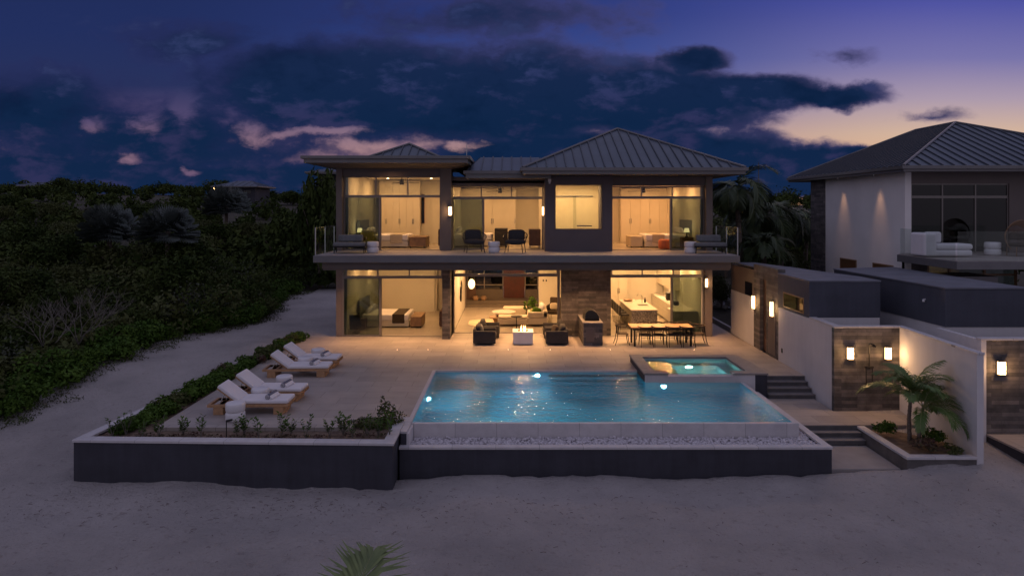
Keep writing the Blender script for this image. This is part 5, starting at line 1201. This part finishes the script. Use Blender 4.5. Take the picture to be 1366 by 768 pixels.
o = copy_tree(o); o.location = (XA(893,30.6),30.9,FZ+.003); o.scale = (.9,.9,.9); o.data = o.data.copy(); o.data.materials[0] = M['cream']; tag(o, 'pale pouf behind the glass door of the upper right bedroom', 'pouf')
def chest(label, x, y, z, w, d, h, m, name='chest_of_drawers'):
    o_ = empty(name, (x,y,z), 0, label, 'cabinet'); MB().box(-w/2,w/2,-d/2,d/2,.12,h).build('body', M[m], o_, bev=.008)
    for k in range(3): MB().box(-w/2-.012,-w/2-.001,-d/2+.03,d/2-.03,.16+k*(h-.2)/3,.12+(k+1)*(h-.2)/3).build('drawer', M[m], o_)
    for sx in (-1,1):
        for sy in (-1,1): MB().cyl(sx*(w/2-.04),sy*(d/2-.05),0,.12,.018,n=8).build('leg', M['steel'], o_)
chest('dark chest of drawers in the lower left bedroom, beside the stone column', -3.0, 31.3, .003, .5, 1.5, .8, 'dwood')
chest('dark chest of drawers in the upper left bedroom', -3.05, 31.0, FZ+.003, .45, 1.3, .85, 'dwood')
chest('dark chest of drawers in the upper middle bedroom, beside the window bay', 1.02, 30.9, FZ+.003, .5, 1.2, .85, 'dwood')
def nightstand(label, x, y, z): 
    o_ = empty('nightstand', (x,y,z), 0, label, 'nightstand'); MB().box(-.25,.25,-.22,.22,.05,.5).build('body', M['dwood'], o_, bev=.01); MB().box(-.23,.23,-.235,-.221,.28,.48).build('drawer', M['wood'], o_)
nightstand('nightstand behind the lower left glass door', -6.75, 30.45, .003)
nightstand('nightstand behind the upper left glass door', -6.75, 30.3, FZ+.003)
nightstand('nightstand behind the upper right glass door', 7.75, 30.3, FZ+.003)
def tlamp(label, x, y, z, w=3, m='pendglow'):
    o_ = empty('table_lamp', (x,y,z), 0, label, 'lamp'); MB().lathe([(.07,0),(.08,.03),(.03,.06),(.02,.22)], n=16).build('base', M['black'], o_); MB().lathe([(.13,.22),(.09,.40)], n=20).build('lamp_shade', M[m], o_); point('bulb', (0,0,.55), w, (1,.62,.3), .05, o_)
tlamp('lit lamp on the nightstand of the upper left bedroom', -6.75, 30.3, FZ+.505)
tlamp('lit lamp on the nightstand of the upper right bedroom', 7.75, 30.3, FZ+.505)
def armchair_in(label, x, y, z, rz, m, s=1.0):
    o_ = empty('wing_chair', (x,y,z), rz, label, 'armchair')
    MB().box(-.33,.33,-.30,.32,.22,.42).build('seat', M[m], o_, bev=.05); MB().box(-.34,.34,.24,.40,.40,1.0).build('back', M[m], o_, bev=.06)
    for sx in (-1,1): MB().box(sx*.36-.05,sx*.36+.05,-.28,.34,.28,.66).build('arm', M[m], o_, bev=.04)
    for sx in (-.28,.28):
        for sy in (-.24,.28): MB().cyl(sx,sy,0,.22,.016,.022,8).build('leg', M['dwood'], o_)
    o_.scale = (s,)*3
armchair_in('brown wing chair at the right rear of the living room', XA(741,33.6), 33.6, .003, R(-15), 'brfab')
pillow('pillow', (XA(739,33.4),33.45,.62), (.20,.08,.16), 'cream', 'pale pillow on the brown wing chair', (R(-15),0,0))
armchair_in('yellow armchair behind the upper left glass door', XA(490,29.9), 30.1, FZ+.003, R(20), 'yellow', .82)
armchair_in('dark slipper chair behind the lower left glass door', XA(476,30.5), 29.75, .003, R(200), 'dkfab', .8)
# living room
def sofa():
    o_ = empty('sofa', (XA(700,31.6),31.6,.003), 0, 'large cream corner sofa in the living room', 'sofa')
    MB().box(-1.25,.12,-.42,.42,.10,.34).build('base', M['cream'], o_, bev=.03); MB().box(.14,1.05,-.42,1.75,.10,.40).build('base', M['cream'], o_, bev=.03)
    MB().box(-1.22,.12,-.40,.40,.345,.45).build('seat_cushion', M['cream'], o_, bev=.045); MB().box(.16,.80,.40,1.70,.405,.50).build('seat_cushion', M['cream'], o_, bev=.045)
    MB().box(.82,1.05,-.42,1.75,.40,.72).build('back', M['cream'], o_, bev=.05); MB().box(.14,1.04,-.42,-.24,.40,.66).build('arm', M['cream'], o_, bev=.04)
sofa()
for i,(dx,dy,dz,m,l,r_) in enumerate([(.55,.0,.62,'leaf','green patterned pillow on the cream sofa',.3),(.78,.25,.72,'cushion','white pillow on the sofa corner',.0),(.80,.75,.72,'cushion','second white pillow along the sofa back',.1),
        (.45,.1,.55,'yellow','yellow pillow beside the green pillow on the sofa',-.3),(.80,1.2,.70,'cream','cream pillow at the far end of the sofa back',.0)]):
    pillow('pillow', (XA(700,31.6)+dx,31.6+dy,dz), (.11,.24,.22) if i in (1,2,4) else (.22,.1,.2), m, l, (0,R(15),r_))
ot = empty('ottoman', (XA(687,34.6),34.6,.003), 0, 'long cream ottoman behind the coffee tables', 'ottoman'); MB().box(-.62,.62,-.38,.38,.08,.42).build('cushion', M['cream'], ot, bev=.06); MB().box(-.5,.5,-.3,.3,0,.078).build('plinth', M['dwood'], ot)
def rtable(label, x, y, r, h, m, ped=False):
    o_ = empty('coffee_table', (x,y,.012), 0, label, 'table'); MB().lathe([(r*.96,h-.045),(r,h-.03),(r,h-.008),(r*.97,h)], n=36).build('table_top', M[m], o_, smooth=False)
    if ped: MB().cyl(0,0,0,h-.046,.02,n=10).cyl(0,0,0,.02,r*.7).build('pedestal', M['black'], o_)
    else: MB().lathe([(r*.35,0),(r*.62,h-.046)], n=28).build('pedestal', M[m], o_)
rtable('larger round pale coffee table in the living room', XA(672,33.2), 33.2, .58, .40, 'granite')
rtable('smaller round coffee table nearer the terrace', XA(664,31.9), 32.0, .42, .33, 'wood')
rtable('small black pedestal side table by the sofa front', XA(689,30.65), 30.65, .26, .58, 'black', True)
bw = tag(MB().lathe([(.08,0),(.16,.05),(.19,.10),(.17,.10),(.07,.02)], n=24).build('bowl', M['dwood'], smooth=True), 'dark wooden bowl on the smaller coffee table', 'bowl'); bw.location = (XA(666,31.9), 31.95, .345)
rug = tag(MB().prism([(1.9*math.cos(a)*(.9+.1*math.cos(3*a)), 1.25*math.sin(a)*(.9+.12*math.sin(2*a)), 0) for a in [i*.1745 for i in range(36)]], .0, .010).build('rug', mat('rug', (.62,.50,.36), .95, var=.15, vscale=2), bev=.003), 'free-form pale rug under the coffee tables', 'rug'); rug.location = (XA(668,32.3), 32.4, .003)
pn = empty('pendant_lamp', (XA(629,33),33.0,2.95), 0, 'glowing oval pendant lamp in the living room', 'pendant lamp')
MB().cyl(0,0,-1.0,0,.008,n=6).build('cord', M['black'], pn); MB().ell((0,0,-1.20),(.165,.165,.24),20,14).build('lamp_shade', M['pendglow'], pn, smooth=True); point('bulb', (0,-.3,-1.2), 12, (1,.6,.28), .1, pn)
ar = empty('wall_sculpture', (-2.555,33.5,1.3), 0, 'black irregular wall sculpture on the left living room wall', 'wall art')
MB().ell((.06,0,0),(.05,.16,.34),10,8).ell((.07,.12,.3),(.04,.1,.3),10,8).ell((.06,-.12,-.25),(.05,.12,.22),10,8).build('driftwood', M['black'], ar, smooth=True)
MB().box(0,.02,-.05,.25,.35,.7).build('mount', M['cream'], ar)
wardrobe(XA(640,38.8)-1.0, XA(640,38.8)-.2, 38.2, .303, 1.0, 2, 'low dark console in the entry hall', 'console', 'dwood', False, .35)
for px, l in ((634.5,'left lit paper cube lamp on the entry step'),(645,'right lit paper cube lamp on the entry step')):
    o = tag(MB().ell((0,0,.13),(.16,.16,.13),14,8,.6).build('step_basket', M['wood'], smooth=True), l.replace('lit paper cube lamp','small tan basket'), 'basket'); o.location = (XA(px,37.85),37.9,.303)  # plain tan baskets, not lamps: they give no light
def plant(label, x, y, z, s, m='leaf', seed=1):
    q = np.random.default_rng(seed); o_ = empty('potted_plant', (x,y,z), 0, label, 'plant'); MB().lathe([(.12,0),(.17,.05),(.19,.30),(.16,.30),(.15,.27)], n=20).build('pot', M['dwood'], o_)
    V = leafcloud([(0,0,.55,.28,.28,.28),(0.1,0,.75,.15,.15,.2)], 200, .05, .11, q); mobj('foliage', fast_mesh('foliage', V, quads(V), M[m]), o_); o_.scale = (s,)*3
plant('leafy potted plant behind the sofa', XA(707,33.4), 33.5, .003, 1.15)
# light switches
tag(box(XA(724,36.98),XA(725.5,36.98),36.975,36.998,1.45,1.55).build('wall_switch', M['black']), 'left black wall switch on the pale rear living room wall', 'switch')
tag(box(XA(728,36.98),XA(729.5,36.98),36.975,36.998,1.45,1.55).build('wall_switch', M['black']), 'right black wall switch on the pale rear living room wall', 'switch')
# kitchen
isl = empty('kitchen_island', (5.87,31.9,.003), 0, 'kitchen island with speckled mosaic end and pale top', 'kitchen island'); o_ = (5.87,31.9,.003)
box(5.30,6.44,30.25,33.6,.003,.87).build('body', M['mosaic'], isl, o_); box(5.27,6.47,30.2,33.65,.872,.92).build('top', M['granite'], isl, o_, bev=.006)
fa_ = MB().tube([(6.15,32.3,.92),(6.15,32.3,1.25),(6.08,32.3,1.33),(5.95,32.3,1.33),(5.90,32.3,1.25)], .015, 8); fa_.build('tap', M['steel'], isl, o_); MB().box(5.85,6.3,31.5,31.95,.921,.926).build('sink', M['black'], isl, o_)
o = tag(MB().lathe([(.10,0),(.21,.04),(.24,.08),(.21,.075),(.09,.02)], n=24).build('serving_tray', M['wood']), 'wooden dish on the far left of the kitchen island', 'dish'); o.location = (5.6,33.0,.925)
o = tag(MB().lathe([(.04,0),(.05,.02),(.05,.14),(.025,.17),(.02,.24)], n=16).build('bottle', M['black'], smooth=True), 'dark bottle beside the island tap', 'bottle'); o.location = (6.33,32.5,.925)
def stool():
    r_ = empty('bar_stool', (0,0,0), 0, '', 'bar stool', 'dark stools along the kitchen island'); MB().box(-.2,.2,-.2,.2,.60,.66).build('seat', M['dkfab'], r_, bev=.02); MB().box(-.26,-.19,-.24,.24,.60,1.02).build('backrest', M['dkfab'], r_, bev=.015)
    for sx in (-1,1):
        for sy in (-1,1): MB().tube([(sx*.17,sy*.17,.6),(sx*.21,sy*.21,0)], .012, 6).build('leg', M['black'], r_)
    MB().tube([(-.2,-.2,.2),(.2,-.2,.2),(.2,.2,.2),(-.2,.2,.2),(-.2,-.2,.2)], .009, 6).build('foot_ring', M['black'], r_); return r_
place(stool(), [(5.05,30.7+.72*k,.003,0,f'{n} dark bar stool along the kitchen island') for k,n in enumerate(['nearest','second','third','farthest'])], 'dark stools along the kitchen island')
kc = empty('kitchen_counter', (7.7,33,.003), 0, 'pale kitchen counter with wall cupboards along the right wall', 'kitchen counter'); o_ = (7.7,33,.003)
box(7.40,8.0,30.0,36.1,.08,.88).build('base_cabinet', M['cab'], kc, o_); box(7.36,8.01,29.95,36.12,.882,.92).build('worktop', M['granite'], kc, o_, bev=.005); box(7.65,8.01,32.6,36.1,1.5,2.5).build('wall_cupboard', M['cab'], kc, o_)
for k in range(7): box(7.384,7.398,30.05+k*.86,30.05+k*.86+.84,.12,.5).box(7.384,7.398,30.05+k*.86,30.05+k*.86+.84,.52,.86).build('drawer', M['cab'], kc, o_)
area('under_cupboard_light', (7.75,34.4,1.49), 7, (1,.7,.4), .4)
cm = empty('coffee_machine', (7.7,33.4,.925), 0, 'dark coffee machine on the kitchen counter', 'coffee machine'); MB().box(-.15,.15,-.18,.18,0,.36).build('body', M['black'], cm, bev=.02); MB().cyl(-.17,0,.12,.18,.03,n=10).build('spout', M['steel'], cm)
pt = tag(MB().lathe([(.10,0),(.13,.03),(.13,.16),(.11,.18)], n=20).build('cooking_pot', M['black']), 'black pot on the counter behind the glass door', 'pot'); pt.location = (7.6,31.6,.925)
wb = empty('kitchen_cabinet', (7.2,29.9,.003), 0, 'green-grey low cabinet just behind the right glass door', 'cabinet'); MB().box(-.25,.9,-.5,.5,.05,.93).build('body', M['cab'], wb); MB().box(-.28,.92,-.53,.53,.932,.97).build('worktop', M['granite'], wb); MB().box(.05,.5,-.52,-.501,.1,.88).build('door', M['cab'], wb)
# ceiling fans
def fan():
    r_ = empty('ceiling_fan', (0,0,0), 0, '', 'ceiling fan', 'black ceiling fans in the bedrooms'); MB().cyl(0,0,-.38,-.14,.10,n=20).build('hub', M['black'], r_); MB().cyl(0,0,-.14,0,.02,n=8).build('down_rod', M['black'], r_)
    for k in range(3): MB().at(Matrix.Rotation(R(120*k+12),4,'Z')).box(.08,.78,-.05,.05,-.31,-.295).build('blade', M['black'], r_)
    return r_
place(fan(), [(XA(536,30.5),30.5,6.84,0,'black ceiling fan in the upper left bedroom'),(XA(667,31),31.0,6.475,R(10),'black ceiling fan in the upper middle bedroom'),(XA(858,30.6),30.6,6.475,R(5),'black ceiling fan in the upper right bedroom')], 'black ceiling fans in the bedrooms')
# art and small things upstairs
pc = empty('wall_picture', (XA(564,34.98),34.98,FZ+1.75), 0, 'tall narrow dark mirror on the upper left bedroom wall', 'mirror'); MB().box(-.10,.10,-.03,0,-.75,.75).build('frame', M['wood'], pc); MB().box(-.07,.07,-.036,-.031,-.72,.72).build('glass', M['darkglass'], pc)
pc = empty('wall_picture', (XA(563,35.69)+.05,36.58,1.75), 0, 'narrow picture on the lower left bedroom wall', 'picture'); MB().box(-.10,.10,-.03,0,-.5,.5).build('frame', M['wood'], pc); MB().box(-.07,.07,-.036,-.031,-.47,.47).build('canvas', M['dkfab'], pc)
wsc = empty('wall_sconce', (7.3,35.98,FZ+1.8), 0, 'dark wall sconce left, behind the upper right glass door', 'wall lamp'); MB().cyl(0,-.08,-.22,.1,.09,.04,14).build('lamp_shade', M['black'], wsc); MB().box(-.05,.05,-.05,0,-.05,.05).build('mount', M['black'], wsc)
c2 = copy_tree(wsc); c2.location = (7.95,35.98,FZ+1.75); tag(c2, 'dark wall sconce right, behind the upper right glass door')
# bathroom behind the bay window
bs = empty('shower_screen', (XA(765,31.5),31.5,FZ), 0, 'glass shower partition behind the square bay window', 'shower screen'); MB().box(-.012,.012,-1.2,.05,.05,2.35).build('panel', M['glass'], bs); MB().box(-.9,.9,.0,.02,2.32,2.36).build('rail', M['steel'], bs)
MB().box(.15,.85,-.02,0,.95,1.0).build('towel_bar', M['steel'], bs)
# neighbour balcony furniture
dy = empty('chaise', (XA(1250,25.4),25.4,3.622), 0, 'white rounded chaise on the neighbouring balcony', 'chaise')
MB().box(-.50,1.05,-.45,.45,.02,.26).build('base', M['cushion'], dy, bev=.09, seg=3); MB().box(-.30,1.08,-.43,.43,.262,.48).build('seat_cushion', M['cushion'], dy, bev=.09, seg=3); MB().box(-.75,-.28,-.47,.47,.02,.88).build('back', M['cushion'], dy, bev=.09, seg=3)
MB().box(-.26,.32,.20,.46,.482,.90).build('back_cushion', M['cushion'], dy, bev=.08, seg=3)
pillow('pillow', (XA(1234,25.4),25.5,3.622+.66), (.12,.24,.20), 'wood', 'tan pillow on the white chaise of the neighbouring balcony', (0,R(-20),R(20)))
wc = empty('wicker_chair', (XA(1362,25.6),25.6,3.622), 0, 'tall hooded wicker chair cut by the right frame edge', 'wicker chair')
hoop = MB()
for k in range(7):
    s = 1-k*.05; hoop.tube([(.62*s*math.cos(a), .1+k*.05-.15, .72+.62*s*math.sin(a)) for a in [R(x) for x in range(-50,231,14)]], .016, 6)
for k in range(-50,231,8):
    a = R(k); hoop.tube([(.62*math.cos(a), -.05, .72+.62*math.sin(a)), (.43*math.cos(a), .27, .72+.43*math.sin(a)), (.1*math.cos(a), .36, .75+.1*math.sin(a))], .007, 4)
hoop.build('hood', M['wood'], wc); MB().ell((0,-.05,.42),(.50,.38,.08),18,8,.8).build('seat_cushion', M['brfab'], wc, smooth=True); MB().box(-.35,.35,.10,.22,.6,.85).build('back_cushion', M['brfab'], wc, bev=.05)
for sx in (-.35,.35):
    for sy in (-.25,.25): MB().cyl(sx,sy,0,.36,.018,n=8).build('leg', M['wood'], wc)
